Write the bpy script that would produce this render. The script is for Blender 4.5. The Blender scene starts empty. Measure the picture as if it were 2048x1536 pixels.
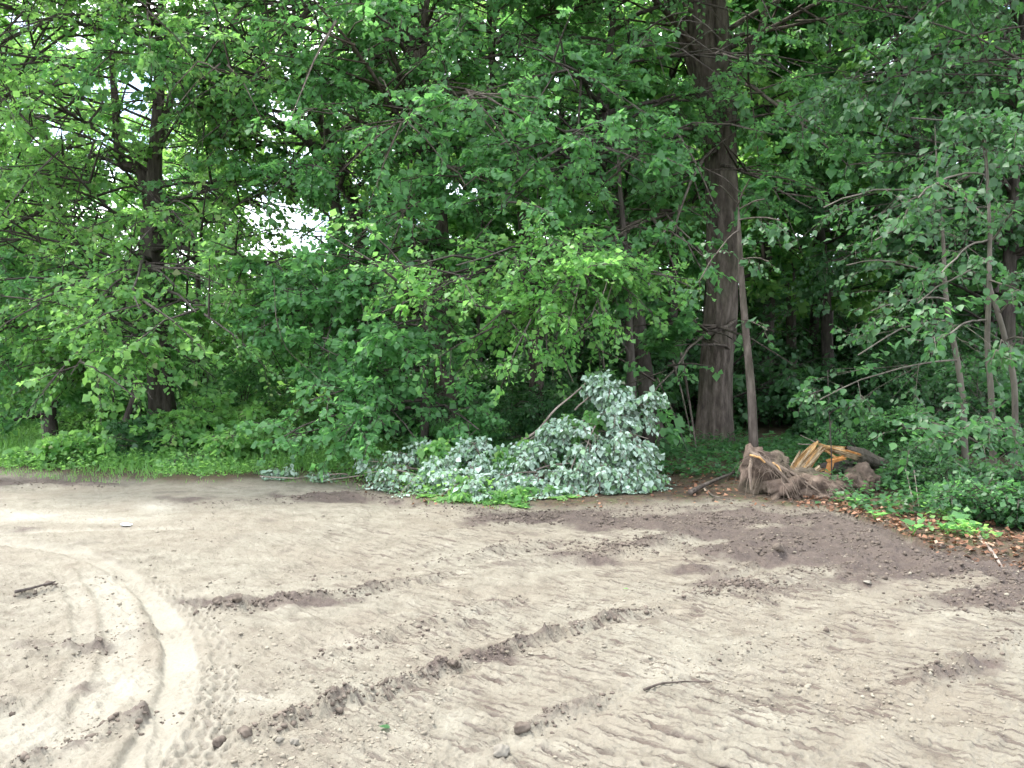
import bpy, math, random
import numpy as np
from mathutils import Vector

# ------------------------------------------------------------------ camera, sky, sun, exposure
C = bpy.context.scene
F = 1704.0                      # focal length in photo pixels (2048 wide)
EYE = 1.6
HOR = 720.0                     # photo row of the horizon
cam_d = bpy.data.cameras.new('camera')
cam = bpy.data.objects.new('camera', cam_d); C.collection.objects.link(cam)
cam_d.sensor_width = 36.0; cam_d.lens = 36.0 * F / 2048.0
cam_d.clip_end = 2000.0
PITCH = math.atan((768 - HOR) / F)
cam.location = (0, 0, EYE); cam.rotation_euler = (math.pi / 2 - PITCH, 0, 0)
C.camera = cam

SUN_EL, SUN_AZ = math.radians(62), math.radians(-58)     # azimuth from +Y, negative = left
w = bpy.data.worlds.new('World'); C.world = w; w.use_nodes = True
nt = w.node_tree; nt.nodes.clear()
wo = nt.nodes.new('ShaderNodeOutputWorld'); bg = nt.nodes.new('ShaderNodeBackground')
sky = nt.nodes.new('ShaderNodeTexSky'); sky.sky_type = 'NISHITA'; sky.sun_disc = False
sky.sun_elevation = SUN_EL; sky.sun_rotation = SUN_AZ
sky.air_density = 1.0; sky.dust_density = 1.5; sky.ozone_density = 1.0
tc = nt.nodes.new('ShaderNodeTexCoord'); mp = nt.nodes.new('ShaderNodeMapping')
mp.inputs['Scale'].default_value = (1.6, 1.6, 3.2); mp.inputs['Location'].default_value = (3.1, 0.4, 1.2)
no = nt.nodes.new('ShaderNodeTexNoise'); no.inputs['Scale'].default_value = 1.7; no.inputs['Detail'].default_value = 7
rp = nt.nodes.new('ShaderNodeValToRGB'); rp.color_ramp.elements[0].position = 0.36; rp.color_ramp.elements[1].position = 0.56
mx = nt.nodes.new('ShaderNodeMixRGB'); mx.inputs['Color2'].default_value = (13.0, 13.3, 13.8, 1)
nt.links.new(tc.outputs['Generated'], mp.inputs['Vector']); nt.links.new(mp.outputs[0], no.inputs['Vector'])
nt.links.new(no.outputs['Fac'], rp.inputs['Fac']); nt.links.new(rp.outputs['Color'], mx.inputs['Fac'])
nt.links.new(sky.outputs['Color'], mx.inputs['Color1']); nt.links.new(mx.outputs['Color'], bg.inputs['Color'])
bg.inputs['Strength'].default_value = 0.14
nt.links.new(bg.outputs[0], wo.inputs['Surface'])

sd = bpy.data.lights.new('sun', 'SUN'); sd.energy = 2.6; sd.angle = math.radians(6.0); sd.color = (1, 0.96, 0.89)
so = bpy.data.objects.new('sun', sd); C.collection.objects.link(so)
sdir = Vector((math.sin(SUN_AZ) * math.cos(SUN_EL), math.cos(SUN_AZ) * math.cos(SUN_EL), math.sin(SUN_EL)))
so.rotation_euler = sdir.to_track_quat('Z', 'Y').to_euler()

C.view_settings.view_transform = 'Standard'; C.view_settings.look = 'None'
C.view_settings.gamma = 1.0; C.view_settings.use_curve_mapping = False
C.view_settings.exposure = 1.85
cy = C.cycles
cy.max_bounces = 7; cy.diffuse_bounces = 4; cy.glossy_bounces = 2; cy.transmission_bounces = 4
cy.use_denoising = True; cy.use_adaptive_sampling = True; cy.adaptive_threshold = 0.02
cy.caustics_reflective = False; cy.caustics_refractive = False

rng = np.random.default_rng(11); random.seed(4)

# ------------------------------------------------------------------ helpers
CP, SP = math.cos(PITCH), math.sin(PITCH)
def ray(px, py):
    dx = (px - 1024) / F; dy = (768 - py) / F
    return np.array([dx, CP + dy * SP, -SP + dy * CP])
def P(px, py, Y):
    r = ray(px, py); return np.array([r[0] / r[1] * Y, Y, EYE + r[2] / r[1] * Y])
def G(px, py, z=0.0):
    r = ray(px, py); t = (z - EYE) / r[2]; return np.array([r[0] * t, r[1] * t, z])
def unproject(x, y, z=0.0):
    dz = z - EYE; dep = y * CP - dz * SP; up = y * SP + dz * CP
    return 1024 + F * x / dep, 768 - F * up / dep

def h2(ix, iy, s):
    n = (ix.astype(np.int64) * 374761393 + iy.astype(np.int64) * 668265263 + s * 974634777) & 0xffffffff
    n = ((n ^ (n >> 13)) * 1274126177) & 0xffffffff
    return ((n ^ (n >> 16)) & 0xffffff) / float(0xffffff)
def vnoise(x, y, s=0):
    ix, iy = np.floor(x), np.floor(y); fx, fy = x - ix, y - iy
    fx = fx * fx * fx * (fx * (fx * 6 - 15) + 10); fy = fy * fy * fy * (fy * (fy * 6 - 15) + 10)
    a, b, c, d = h2(ix, iy, s), h2(ix + 1, iy, s), h2(ix, iy + 1, s), h2(ix + 1, iy + 1, s)
    return (a + (b - a) * fx) * (1 - fy) + (c + (d - c) * fx) * fy
def fbm(x, y, o=4, s=0):
    v = 0; a = 0.5; t = 0
    for k in range(o):
        v = v + a * vnoise(x, y, s + 17 * k); t += a; a *= 0.5
        x, y = x * 1.8 + y * 0.9 + 3.1, y * 1.8 - x * 0.9 + 7.7
    return v / t
def sstep(e0, e1, x):
    t = np.clip((x - e0) / (e1 - e0), 0, 1); return t * t * (3 - 2 * t)
def nrm(v): return v / np.maximum(np.linalg.norm(v, axis=-1, keepdims=True), 1e-9)

def link(o, parent=None):
    C.collection.objects.link(o)
    if parent is not None:
        o.parent = parent
        o.matrix_parent_inverse = parent.matrix_basis.inverted()
    return o
def tag(o, label=None, cat=None, group=None, kind=None):
    if label: o['label'] = label
    if cat: o['category'] = cat
    if group: o['group'] = group
    if kind: o['kind'] = kind
    return o
def empty(name, loc, label, cat, group=None):
    o = bpy.data.objects.new(name, None); o.location = tuple(float(v) for v in loc); o.empty_display_size = 0.2
    C.collection.objects.link(o); return tag(o, label, cat, group)
def mesh_arrays(name, V, Fc, mat, attrs=None, smooth=False):
    """V (n,3), Fc (m,k) with k = 3 or 4"""
    V = np.asarray(V, dtype=np.float32); Fc = np.asarray(Fc, dtype=np.int32)
    me = bpy.data.meshes.new(name); m, k = Fc.shape
    me.vertices.add(len(V)); me.vertices.foreach_set('co', V.ravel())
    me.loops.add(m * k); me.loops.foreach_set('vertex_index', Fc.ravel())
    me.polygons.add(m); me.polygons.foreach_set('loop_start', np.arange(0, m * k, k, dtype=np.int32))
    me.polygons.foreach_set('loop_total', np.full(m, k, dtype=np.int32))
    if smooth: me.polygons.foreach_set('use_smooth', np.ones(m, dtype=bool))
    for nm, dom, arr in (attrs or []):
        a = me.attributes.new(nm, 'FLOAT', dom); a.data.foreach_set('value', np.asarray(arr, dtype=np.float32).ravel())
    me.update(calc_edges=True)
    me.materials.append(mat)
    return me
def mobj(name, me, parent=None):
    o = bpy.data.objects.new(name, me)
    return link(o, parent)

# many tubes at once: paths (n,k,3), radii (n,k)
def tubes(paths, radii, sides=4):
    paths = np.asarray(paths, float); radii = np.asarray(radii, float)
    n, k, _ = paths.shape
    tan = np.gradient(paths, axis=1); tan = nrm(tan)
    ref = np.zeros((n, 1, 3)); ref[..., 0] = 0.31; ref[..., 1] = 0.83; ref[..., 2] = 0.21
    u = nrm(np.cross(tan, np.broadcast_to(ref, tan.shape))); v = np.cross(tan, u)
    a = np.arange(sides) * 2 * math.pi / sides
    V = paths[:, :, None, :] + radii[:, :, None, None] * (np.cos(a)[None, None, :, None] * u[:, :, None, :] + np.sin(a)[None, None, :, None] * v[:, :, None, :])
    V = V.reshape(-1, 3)
    base = (np.arange(n) * k * sides)[:, None, None] + (np.arange(k - 1) * sides)[None, :, None]
    i = np.arange(sides)[None, None, :]; j = (i + 1) % sides
    Fq = np.stack([base + i, base + j, base + sides + j, base + sides + i], -1).reshape(-1, 4)
    return V, Fq
def join(parts):
    Vs, Fs, off = [], [], 0
    for V, Fq in parts:
        Vs.append(V); Fs.append(Fq + off); off += len(V)
    return np.concatenate(Vs), np.concatenate(Fs)

# single detailed tube with bark relief
def resample(pts, n):
    pts = np.asarray(pts, float); m = len(pts)
    d = np.r_[0, np.cumsum(np.linalg.norm(np.diff(pts[:, :3], axis=0), axis=1))]
    t = np.linspace(0, d[-1], n)
    # catmull-like smoothing by linear interp then blur
    out = np.stack([np.interp(t, d, pts[:, c]) for c in range(pts.shape[1])], 1)
    for _ in range(max(1, n // m // 2)):
        o2 = out.copy(); o2[1:-1] = (out[:-2] + 2 * out[1:-1] + out[2:]) / 4; out = o2
    return out
def bark_tube(pts, n=40, sides=20, relief=0.05, freq=9, flare=0.0, seed=0, wob=0.02):
    q = resample(pts, n); path, rad = q[:, :3], q[:, 3].copy()
    zz = path[:, 2] - path[0, 2]
    L = np.r_[0, np.cumsum(np.linalg.norm(np.diff(path, axis=0), axis=1))]
    path = path.copy()
    path[:, 0] += wob * (vnoise(L * 0.9 + seed, L * 0 + seed, 3) - 0.5) * 2 * np.minimum(L, 1)
    path[:, 1] += wob * (vnoise(L * 0.9 + seed, L * 0 + seed + 9, 4) - 0.5) * 2 * np.minimum(L, 1)
    tan = nrm(np.gradient(path, axis=0))
    ref = np.array([0.2, 0.9, 0.1]); u = nrm(np.cross(tan, ref)); v = np.cross(tan, u)
    a = np.arange(sides) * 2 * math.pi / sides
    A, LL = np.meshgrid(a, L)
    r = rad[:, None] * np.ones_like(A)
    cx, sx = np.cos(A), np.sin(A)
    r = r * (1 + relief * (vnoise(A * freq / 6.283 * 1.0, LL * 0.8 + seed, seed) - 0.5) * 2 * np.where(A > 5.9, 0, 1))
    r = r * (1 + 0.10 * (vnoise(cx * 1.3 + seed, sx * 1.3 + LL * 0.6, seed + 5) - 0.5) * 2)
    if flare:
        fl = np.exp(-LL / 0.45) * flare
        r = r * (1 + fl * (0.5 + 0.9 * np.clip(np.cos(A * 5 + seed), 0, 1)))
    V = path[:, None, :] + r[..., None] * (cx[..., None] * u[:, None, :] + sx[..., None] * v[:, None, :])
    V = V.reshape(-1, 3)
    base = (np.arange(n - 1) * sides)[:, None]; i = np.arange(sides)[None, :]; j = (i + 1) % sides
    Fq = np.stack([base + i, base + j, base + sides + j, base + sides + i], -1).reshape(-1, 4)
    return V, Fq

# ------------------------------------------------------------------ materials
def new_mat(name):
    m = bpy.data.materials.new(name); m.use_nodes = True; t = m.node_tree; t.nodes.clear()
    out = t.nodes.new('ShaderNodeOutputMaterial'); return m, t, out
def N(t, typ, **kw):
    n = t.nodes.new(typ)
    for k, v in kw.items():
        if k in n.inputs.keys(): n.inputs[k].default_value = v
        else: setattr(n, k, v)
    return n
def ramp(t, fac, stops):
    r = t.nodes.new('ShaderNodeValToRGB'); e = r.color_ramp.elements
    while len(e) > 1: e.remove(e[-1])
    e[0].position = stops[0][0]; e[0].color = (*stops[0][1], 1)
    for p, c in stops[1:]:
        x = e.new(p); x.color = (*c, 1)
    t.links.new(fac, r.inputs['Fac']); return r.outputs['Color']
def mixc(t, fac, a, b, mode='MIX'):
    m = t.nodes.new('ShaderNodeMixRGB'); m.blend_type = mode
    for s, v in ((m.inputs[0], fac), (m.inputs[1], a), (m.inputs[2], b)):
        if hasattr(v, 'links') or hasattr(v, 'is_linked'): t.links.new(v, s)
        elif isinstance(v, (int, float)): s.default_value = v
        else: s.default_value = (*v, 1)
    return m.outputs[0]

def leaf_mat(name, stops, back, trans, tf=0.42, rough=0.5, spec=0.45):
    m, t, out = new_mat(name)
    at = N(t, 'ShaderNodeAttribute', attribute_name='tint')
    col = ramp(t, at.outputs['Fac'], stops)
    geo = N(t, 'ShaderNodeNewGeometry')
    bcol = mixc(t, 1.0, col, back, 'MIX') if back[3] is None else mixc(t, back[3], col, back[:3])
    col2 = mixc(t, geo.outputs['Backfacing'], col, bcol)
    p = N(t, 'ShaderNodeBsdfPrincipled', Roughness=rough); p.inputs['Specular IOR Level'].default_value = spec
    t.links.new(col2, p.inputs['Base Color'])
    tr = N(t, 'ShaderNodeBsdfTranslucent'); tcol = mixc(t, 0.65, col, trans)
    t.links.new(tcol, tr.inputs['Color'])
    mx = N(t, 'ShaderNodeMixShader'); mx.inputs[0].default_value = tf
    t.links.new(p.outputs[0], mx.inputs[1]); t.links.new(tr.outputs[0], mx.inputs[2]); t.links.new(mx.outputs[0], out.inputs[0])
    return m
M = {}
M['leaf_light'] = leaf_mat('leaf_light', [(0, (.055, .155, .05)), (.5, (.105, .24, .075)), (.93, (.16, .31, .09)), (1, (.19, .21, .10))], (.12, .20, .10, .7), (.40, .76, .16), tf=.58)
M['leaf_mid'] = leaf_mat('leaf_mid', [(0, (.045, .13, .05)), (.6, (.072, .19, .068)), (1, (.105, .24, .085))], (.11, .20, .12, .7), (.27, .64, .15), tf=.56)
M['leaf_dark'] = leaf_mat('leaf_dark', [(0, (.022, .07, .028)), (.6, (.036, .105, .036)), (1, (.06, .145, .045))], (.06, .125, .07, .7), (.12, .34, .07), tf=.42)  # deep green leaves; tone also lowered to put shade into right-hand foliage colour
M['leaf_yellow'] = leaf_mat('leaf_yellow', [(0, (.06, .17, .045)), (.6, (.10, .25, .06)), (1, (.18, .32, .07))], (.13, .23, .10, .6), (.34, .74, .16), tf=.56)
M['leaf_pale'] = leaf_mat('leaf_pale', [(0, (.10, .20, .09)), (.3, (.17, .27, .20)), (.48, (.27, .36, .30)), (.7, (.33, .42, .36)), (.82, (.17, .28, .16)), (1, (.07, .17, .05))], (.06, .14, .045, .6), (.3, .42, .25), tf=.2, rough=.6)
M['grass'] = leaf_mat('grass', [(0, (.06, .16, .035)), (.7, (.11, .25, .055)), (1, (.18, .30, .08))], (.10, .22, .07, .5), (.3, .62, .10), tf=.4, rough=.55)
M['litter'] = leaf_mat('litter', [(0, (.04, .025, .018)), (.4, (.10, .05, .03)), (.7, (.17, .085, .05)), (.92, (.24, .14, .09)), (1, (.32, .25, .18))], (.22, .12, .07, .5), (.25, .1, .04), tf=.1, rough=.75, spec=.2)

def bark_mat(name, c1, c2, c3, sc=9.0, bump=0.9, stretch=4.2):
    m, t, out = new_mat(name)
    tcn = N(t, 'ShaderNodeTexCoord'); mp = N(t, 'ShaderNodeMapping'); mp.inputs['Scale'].default_value = (stretch, stretch, 1)
    t.links.new(tcn.outputs['Object'], mp.inputs[0])
    n1 = N(t, 'ShaderNodeTexNoise', Scale=sc * .35, Detail=8.0, Roughness=.65); t.links.new(mp.outputs[0], n1.inputs['Vector'])
    n2 = N(t, 'ShaderNodeTexNoise', Scale=1.6, Detail=4.0); t.links.new(tcn.outputs['Object'], n2.inputs['Vector'])
    col = ramp(t, n1.outputs['Fac'], [(.3, c1), (.5, c2), (.72, c3)])
    moss = ramp(t, n2.outputs['Fac'], [(.5, (0, 0, 0)), (.75, (1, 1, 1))])
    mm = N(t, 'ShaderNodeMath', operation='MULTIPLY'); mm.inputs[1].default_value = .3; t.links.new(moss, mm.inputs[0])
    col = mixc(t, mm.outputs[0], col, (.055, .075, .035))
    p = N(t, 'ShaderNodeBsdfPrincipled', Roughness=.9); p.inputs['Specular IOR Level'].default_value = .2
    t.links.new(col, p.inputs['Base Color'])
    b = N(t, 'ShaderNodeBump', Strength=bump, Distance=.03); t.links.new(n1.outputs['Fac'], b.inputs['Height']); t.links.new(b.outputs[0], p.inputs['Normal'])
    t.links.new(p.outputs[0], out.inputs[0]); return m
M['bark'] = bark_mat('bark', (.022, .017, .014), (.07, .057, .048), (.14, .118, .102))
M['bark_dark'] = bark_mat('bark_dark', (.025, .02, .018), (.06, .05, .045), (.11, .095, .085))
M['bark_smooth'] = bark_mat('bark_smooth', (.05, .043, .036), (.10, .09, .074), (.16, .14, .12), sc=4, bump=.25, stretch=3)
M['root'] = bark_mat('root', (.055, .041, .032), (.11, .085, .067), (.20, .16, .13), sc=12, bump=.4, stretch=1)
M['twig'] = bark_mat('twig', (.10, .08, .068), (.18, .15, .13), (.28, .24, .21), sc=6, bump=.2, stretch=2)
M['soil_clump'] = bark_mat('soil_clump', (.035, .025, .019), (.085, .062, .048), (.16, .122, .098), sc=22, bump=1, stretch=1)
M['wood'] = bark_mat('wood', (.22, .11, .045), (.42, .25, .11), (.58, .39, .19), sc=9, bump=.5, stretch=5)
M['wood_tan'] = bark_mat('wood_tan', (.20, .13, .08), (.36, .27, .17), (.52, .42, .29), sc=9, bump=.5, stretch=5)
M['wood_orange'] = bark_mat('wood_orange', (.28, .11, .03), (.46, .21, .07), (.56, .31, .13), sc=9, bump=.4, stretch=5)

# ------------------------------------------------------------------ ground sheet
def poly_dist(X, Y, pts):
    """distance to a polyline and 0..1 parameter"""
    pts = np.asarray(pts)[:, :2]; best = np.full(X.shape, 1e9, np.float32); par = np.zeros_like(best); side = np.zeros_like(best)
    seg = np.linalg.norm(np.diff(pts, axis=0), axis=1); tot = seg.sum(); acc = 0
    for i in range(len(pts) - 1):
        a, b = pts[i], pts[i + 1]; d = b - a; L2 = d @ d
        t = np.clip(((X - a[0]) * d[0] + (Y - a[1]) * d[1]) / L2, 0, 1)
        dx, dy = X - a[0] - t * d[0], Y - a[1] - t * d[1]
        dd = np.sqrt(dx * dx + dy * dy); mk = dd < best
        best = np.where(mk, dd, best); par = np.where(mk, (acc + t * seg[i]) / tot, par)
        side = np.where(mk, np.sign(d[0] * dy - d[1] * dx), side); acc += seg[i]
    return best, par, side
EDGE = [G(*p) for p in [(-700, 925), (0, 950), (180, 962), (330, 970), (430, 972), (560, 962), (660, 964), (760, 985), (860, 1003), (1000, 1012), (1150, 1016), (1300, 1008), (1420, 1006), (1500, 1012), (1640, 1022), (1700, 1040), (1760, 1066), (1850, 1108), (1960, 1132), (2048, 1150), (2400, 1215), (3200, 1400)]]
EX = np.array([e[0] for e in EDGE]); EY = np.array([e[1] for e in EDGE])
def edge_signed(x, y):
    """> 0 beyond the clearing's edge (in the wood)"""
    ye = np.interp(x, EX, EY); return (y - ye) * 0.85

RIDGES = [  # photo pixels, height, width, clod strength
    ([(405, 1222), (480, 1225), (560, 1210), (640, 1195), (730, 1180), (880, 1142)], .05, .06, 1.0),
    ([(560, 1165), (720, 1140), (980, 1095), (1100, 1080)], .018, .06, .5),
    ([(500, 1490), (600, 1450), (740, 1400), (870, 1345), (940, 1318), (1060, 1282), (1200, 1240), (1310, 1222)], .055, .045, 1.0),
    ([(600, 1330), (730, 1290), (900, 1225), (1080, 1180)], .022, .05, .6),
    ([(1030, 1482), (1120, 1445), (1210, 1415)], .04, .05, .8),
    ([(1130, 1108), (1200, 1104), (1280, 1090), (1360, 1062), (1440, 1052)], .06, .12, 1.0),
    ([(900, 1108), (1000, 1090), (1080, 1070)], .04, .10, .7),
    ([(1430, 1150), (1500, 1130), (1560, 1106), (1610, 1092)], .05, .07, .9),
    ([(1360, 1185), (1460, 1180), (1540, 1150), (1680, 1145), (1760, 1125)], .04, .10, .8),
    ([(1500, 1195), (1560, 1185)], .05, .10, 1),
    ([(1430, 1105), (1500, 1090)], .04, .12, .8),
    ([(30, 1198), (115, 1183)], .05, .045, .8),
    ([(180, 1165), (240, 1160)], .03, .04, .6),
    ([(40, 1318), (120, 1300), (220, 1285), (320, 1262)], .045, .07, .6),
    ([(-60, 1460), (40, 1400)], .04, .07, .8),
    ([(20, 1545), (150, 1490), (250, 1450), (330, 1430)], .045, .06, .9),
    ([(1400, 1330), (1560, 1290), (1800, 1225), (2000, 1170)], .02, .06, .5),
    ([(1820, 1385), (1960, 1330), (2040, 1290)], .035, .07, .8),
    ([(560, 1000), (700, 985), (830, 1002)], .05, .14, .9),
    ([(380, 1020), (520, 1005), (640, 990)], .04, .10, .6),
    ([(700, 1290), (860, 1262), (1010, 1215)], .014, .05, .4),
    ([(880, 1010), (1000, 1024), (1180, 1026), (1330, 1018), (1500, 1022), (1650, 1030)], .06, .25, 1.0),
    ([(1650, 1030), (1720, 1062), (1800, 1108), (1950, 1150), (2080, 1180)], .05, .2, .8),
    ([(-40, 968), (100, 972), (230, 972)], .05, .2, .6),
]
TYRE = [(250, 1600), (300, 1500), (338, 1430), (362, 1360), (362, 1310), (345, 1260), (318, 1215), (285, 1180), (235, 1145), (150, 1115), (40, 1098), (-150, 1085)]
TYREW = [G(*p) for p in TYRE]
ARCS = [([G(*p) for p in a_], b_, c_) for a_, b_, c_ in [([(175, 1140), (225, 1200), (245, 1270), (235, 1350), (190, 1430), (90, 1536), (40, 1600)], .13, .55), ([(120, 1150), (160, 1215), (170, 1290), (140, 1370), (60, 1450), (-60, 1530)], .08, .35), ([(420, 1060), (300, 1065), (150, 1072), (-80, 1085)], .10, .4), ([(330, 1420), (325, 1480), (300, 1560)], .05, .3)]]
TREAD = [G(*p) for p in [(360, 1600), (392, 1500), (415, 1420), (425, 1350), (410, 1290), (380, 1240), (345, 1195), (290, 1155)]]
DARKS = [  # u, v, su, sv, amount : dark moist topsoil
    (1620, 1085, 230, 42, 1), (1820, 1130, 220, 38, 1), (1420, 1040, 300, 13, 1), (1250, 1085, 130, 14, .5), (2000, 1205, 120, 50, .55), (1180, 1108, 90, 12, .45),
    (1080, 1030, 160, 9, .8), (650, 995, 150, 10, .55), (70, 965, 150, 9, .75), (560, 1212, 170, 20, .4), (980, 1310, 90, 22, .35), (180, 1290, 130, 16, .5), (1480, 1170, 90, 14, .5),
    (1900, 1360, 120, 30, .3), (480, 1008, 130, 7, .35), (1380, 1130, 60, 12, .4)]
LIGHTS = [(60, 1038, 150, 14, .5), (200, 1048, 140, 9, .4), (310, 1022, 44, 10, .6), (330, 1460, 60, 90, .5), (60, 1480, 140, 70, .45), (480, 1420, 100, 20, .4), (250, 1370, 60, 40, .5), (1100, 1500, 400, 60, .1), (700, 1290, 60, 10, .3), (1350, 1350, 160, 30, .2)]
dv = G(1200, 1240) - G(870, 1345); TRAV = dv[:2] / np.linalg.norm(dv[:2])
cv = G(1564, 1388) - G(1474, 1365); CLT = cv[:2] / np.linalg.norm(cv[:2])
def ground_fields(x, y, detail=True):
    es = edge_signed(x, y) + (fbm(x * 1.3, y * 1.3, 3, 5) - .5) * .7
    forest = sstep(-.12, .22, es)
    u, v = unproject(x, np.maximum(y, .5)); front = (y > 1.5)
    rag = (fbm(x * 2.5, y * 2.5, 4, 60) - .5)
    dark = np.zeros_like(x); light = np.zeros_like(x)
    for (cu, cv_, su, sv, am) in DARKS:
        dark = np.maximum(dark, am * np.exp(-((u - cu) / su) ** 2 - ((v - cv_) / sv) ** 2) * 1.25)
    for (cu, cv_, su, sv, am) in LIGHTS:
        light = np.maximum(light, am * np.exp(-((u - cu) / su) ** 2 - ((v - cv_) / sv) ** 2) * 1.2)
    dark = sstep(.12, .75, dark + rag * 1.1); light = np.clip(light + rag * 1.4 * light, 0, 1)
    dark *= front; light *= front
    z = (fbm(x * .25, y * .25, 3, 1) - .5) * .22 + (fbm(x * .9, y * .9, 3, 2) - .5) * .07
    near = 1 - sstep(13, 17, y)
    fd_ = np.clip(1.45 - np.hypot(x, y) / 7.5, .12, 1)
    f8 = .5 + (fbm(x * 9, y * 9, 4, 8) - .5) * np.clip(fd_ * 1.4, 0, 1); f30 = .5 + (fbm(x * 26, y * 26, 3, 9) - .5) * fd_; f4 = fbm(x * 4, y * 4, 3, 12)
    z = z + ((f8 - .5) * .040 + np.abs(f30 - .5) * .036 * sstep(.36, .5, f4) + (fbm(x * 60, y * 60, 2, 19) - .5) * .012) * near * (1 - forest)
    z = z + (f8 - .5) * .10 * forest + forest * .05 + dark * near * (1 - forest) * ((f8 - .45) * .06 + (f4 - .5) * .06 + np.abs(f30 - .5) * .05)
    clod = np.zeros_like(x)
    for pts, hh, ww, cl in RIDGES:
        pw = [G(*p) for p in pts]
        d, par, side = poly_dist(x, y, pw)
        msk = np.exp(-(d / ww) ** 2) * np.clip(np.minimum(par, 1 - par) * 8 + .25, 0, 1)
        md = .35 + 1.3 * fbm(x * 5, y * 5, 2, 33)
        z = z + hh * .32 * msk * md + hh * .9 * msk * (f8 - .35) * cl + hh * .8 * msk * np.abs(f30 - .5) * 2 * cl
        z = z - hh * .35 * np.exp(-((d - ww * 2) / ww) ** 2) * (side < 0)
        clod = np.maximum(clod, msk * cl * min(1, hh / .05)); 
    dark = np.clip(np.maximum(dark, clod * .6 * sstep(.32, .62, f8)), 0, 1)
    # cleat marks of a tracked machine
    s = x * TRAV[0] + y * TRAV[1]; t = -x * TRAV[1] + y * TRAV[0]
    perp = np.array([-TRAV[1], TRAV[0]])
    sk = (CLT @ TRAV) / (CLT @ perp)            # cleats run a little askew
    s2 = s - sk * t + (fbm(x * 1.5, y * 1.5, 2, 44) - .5) * .10
    band = sstep(.05, .16, np.abs(((t + .18 * (fbm(x * .6, y * .6, 2, 71) - .5)) / 1.0) % 1 - .5)) 
    prof = np.exp(-((((s2 / .155) % 1) - .5) / .2) ** 2)
    patch = sstep(.20, .44, fbm(x * 1.3 + 5, y * 1.3, 3, 50)) * (.3 + .9 * fbm(x * 6, y * 6, 2, 51))
    wgt = np.clip(.15 + sstep(450, 900, u) * .75 + sstep(1300, 1700, u) * .5, 0, 1.25)
    brk_ = sstep(.40, .56, fbm(x * 11, y * 5, 3, 93))
    cut = np.exp(-((((s2 / .155) % 1) - .42) / .13) ** 2) * brk_
    cle = cut * band * patch * wgt * (1 - forest) * near * (1 - clod)
    z = z - .022 * cle + .005 * np.exp(-((((s2 / .155 + .33) % 1) - .5) / .16) ** 2) * band * patch * wgt * (1 - forest) * near
    # rubber tyre track
    d, par, side = poly_dist(x, y, TYREW)
    wd = .10 + .02 * (fbm(x * 3, y * 3, 2, 81) - .5) + .03 * (fbm(x * 14, y * 14, 2, 82) - .5)
    fade = sstep(0, .04, 1 - par) * (.5 + .5 * sstep(.55, .30, par)) * (.7 + .3 * sstep(.3, .6, fbm(x * 2.2, y * 2.2, 3, 83)))
    tr = sstep(wd, wd * .7, d) * fade
    z = z * (1 - tr * .75) - .018 * tr + .018 * np.exp(-((d - wd * 1.25) / .035) ** 2) * fade
    light = np.maximum(light, tr * .6)
    for pts, hw, am in ARCS:
        da, pa, _ = poly_dist(x, y, pts); da = da + (fbm(x * 5, y * 5, 3, 84) - .5) * .05
        ma = sstep(hw, hw * .55, da) * np.clip(np.minimum(pa, 1 - pa) * 8, 0, 1)
        light = np.maximum(light, am * ma * (.6 + .5 * fbm(x * 3, y * 3, 3, 85)))
        z = z - .010 * ma + .008 * np.exp(-((da - hw) / .03) ** 2) * (pa < .98) * (pa > .02) 
    d2, par2, side2 = poly_dist(x, y, TREAD)
    arc = par2 * 3.3
    chev = np.abs((((arc / .075) + np.abs(side2 * d2) * 6) % 1) - .5) * 2
    tr2 = sstep(.15, .12, d2) * sstep(0, .1, 1 - par2) * (.5 + .5 * (f4 > .4))
    rib = sstep(.25, .6, np.abs(((d2 * side2 + .3) / .055 + .25 * np.sin(arc * 40)) % 1 - .5) * 2)
    z = z - tr2 * (.006 + .020 * rib * (.4 + .6 * sstep(.25, .5, chev))) * (1 - tr)
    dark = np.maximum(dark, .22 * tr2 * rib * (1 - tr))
    light = np.maximum(light, tr2 * .25)
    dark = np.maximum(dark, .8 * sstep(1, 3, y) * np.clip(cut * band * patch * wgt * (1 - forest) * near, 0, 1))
    if not detail: return z
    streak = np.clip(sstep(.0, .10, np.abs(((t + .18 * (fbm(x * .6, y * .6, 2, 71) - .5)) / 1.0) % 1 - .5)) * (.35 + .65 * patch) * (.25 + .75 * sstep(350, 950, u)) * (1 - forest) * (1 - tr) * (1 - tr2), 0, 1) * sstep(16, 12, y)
    return z, forest, dark, light, clod, streak
def gz(x, y):
    a = np.atleast_1d(np.asarray(x, float)); b = np.atleast_1d(np.asarray(y, float))
    r = ground_fields(a, b, False); return r if np.ndim(x) else float(r[0])

ang_f = np.linspace(-34, 34, 740)
ang = np.radians(np.r_[np.linspace(-180, -37, 60), ang_f, np.linspace(37, 178, 60)])
rin = 1 / np.linspace(1 / 2.5, 1 / 13.5, 450)
rad = np.r_[0.05, .5, 1.0, 1.5, 2.0, 2.3, rin, np.geomspace(13.7, 60, 70), np.geomspace(64, 900, 24)]
A, R = np.meshgrid(ang, rad)
gx = R * np.sin(A); gy = R * np.cos(A)
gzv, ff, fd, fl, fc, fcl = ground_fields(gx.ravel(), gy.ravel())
nr, na = A.shape
Vg = np.stack([gx.ravel(), gy.ravel(), gzv], 1)
ii = (np.arange(nr - 1) * na)[:, None]; jj = np.arange(na)[None, :]; j2 = (jj + 1) % na
Fg = np.stack([ii + jj, ii + j2, ii + na + j2, ii + na + jj], -1).reshape(-1, 4)[:, ::-1]

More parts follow.
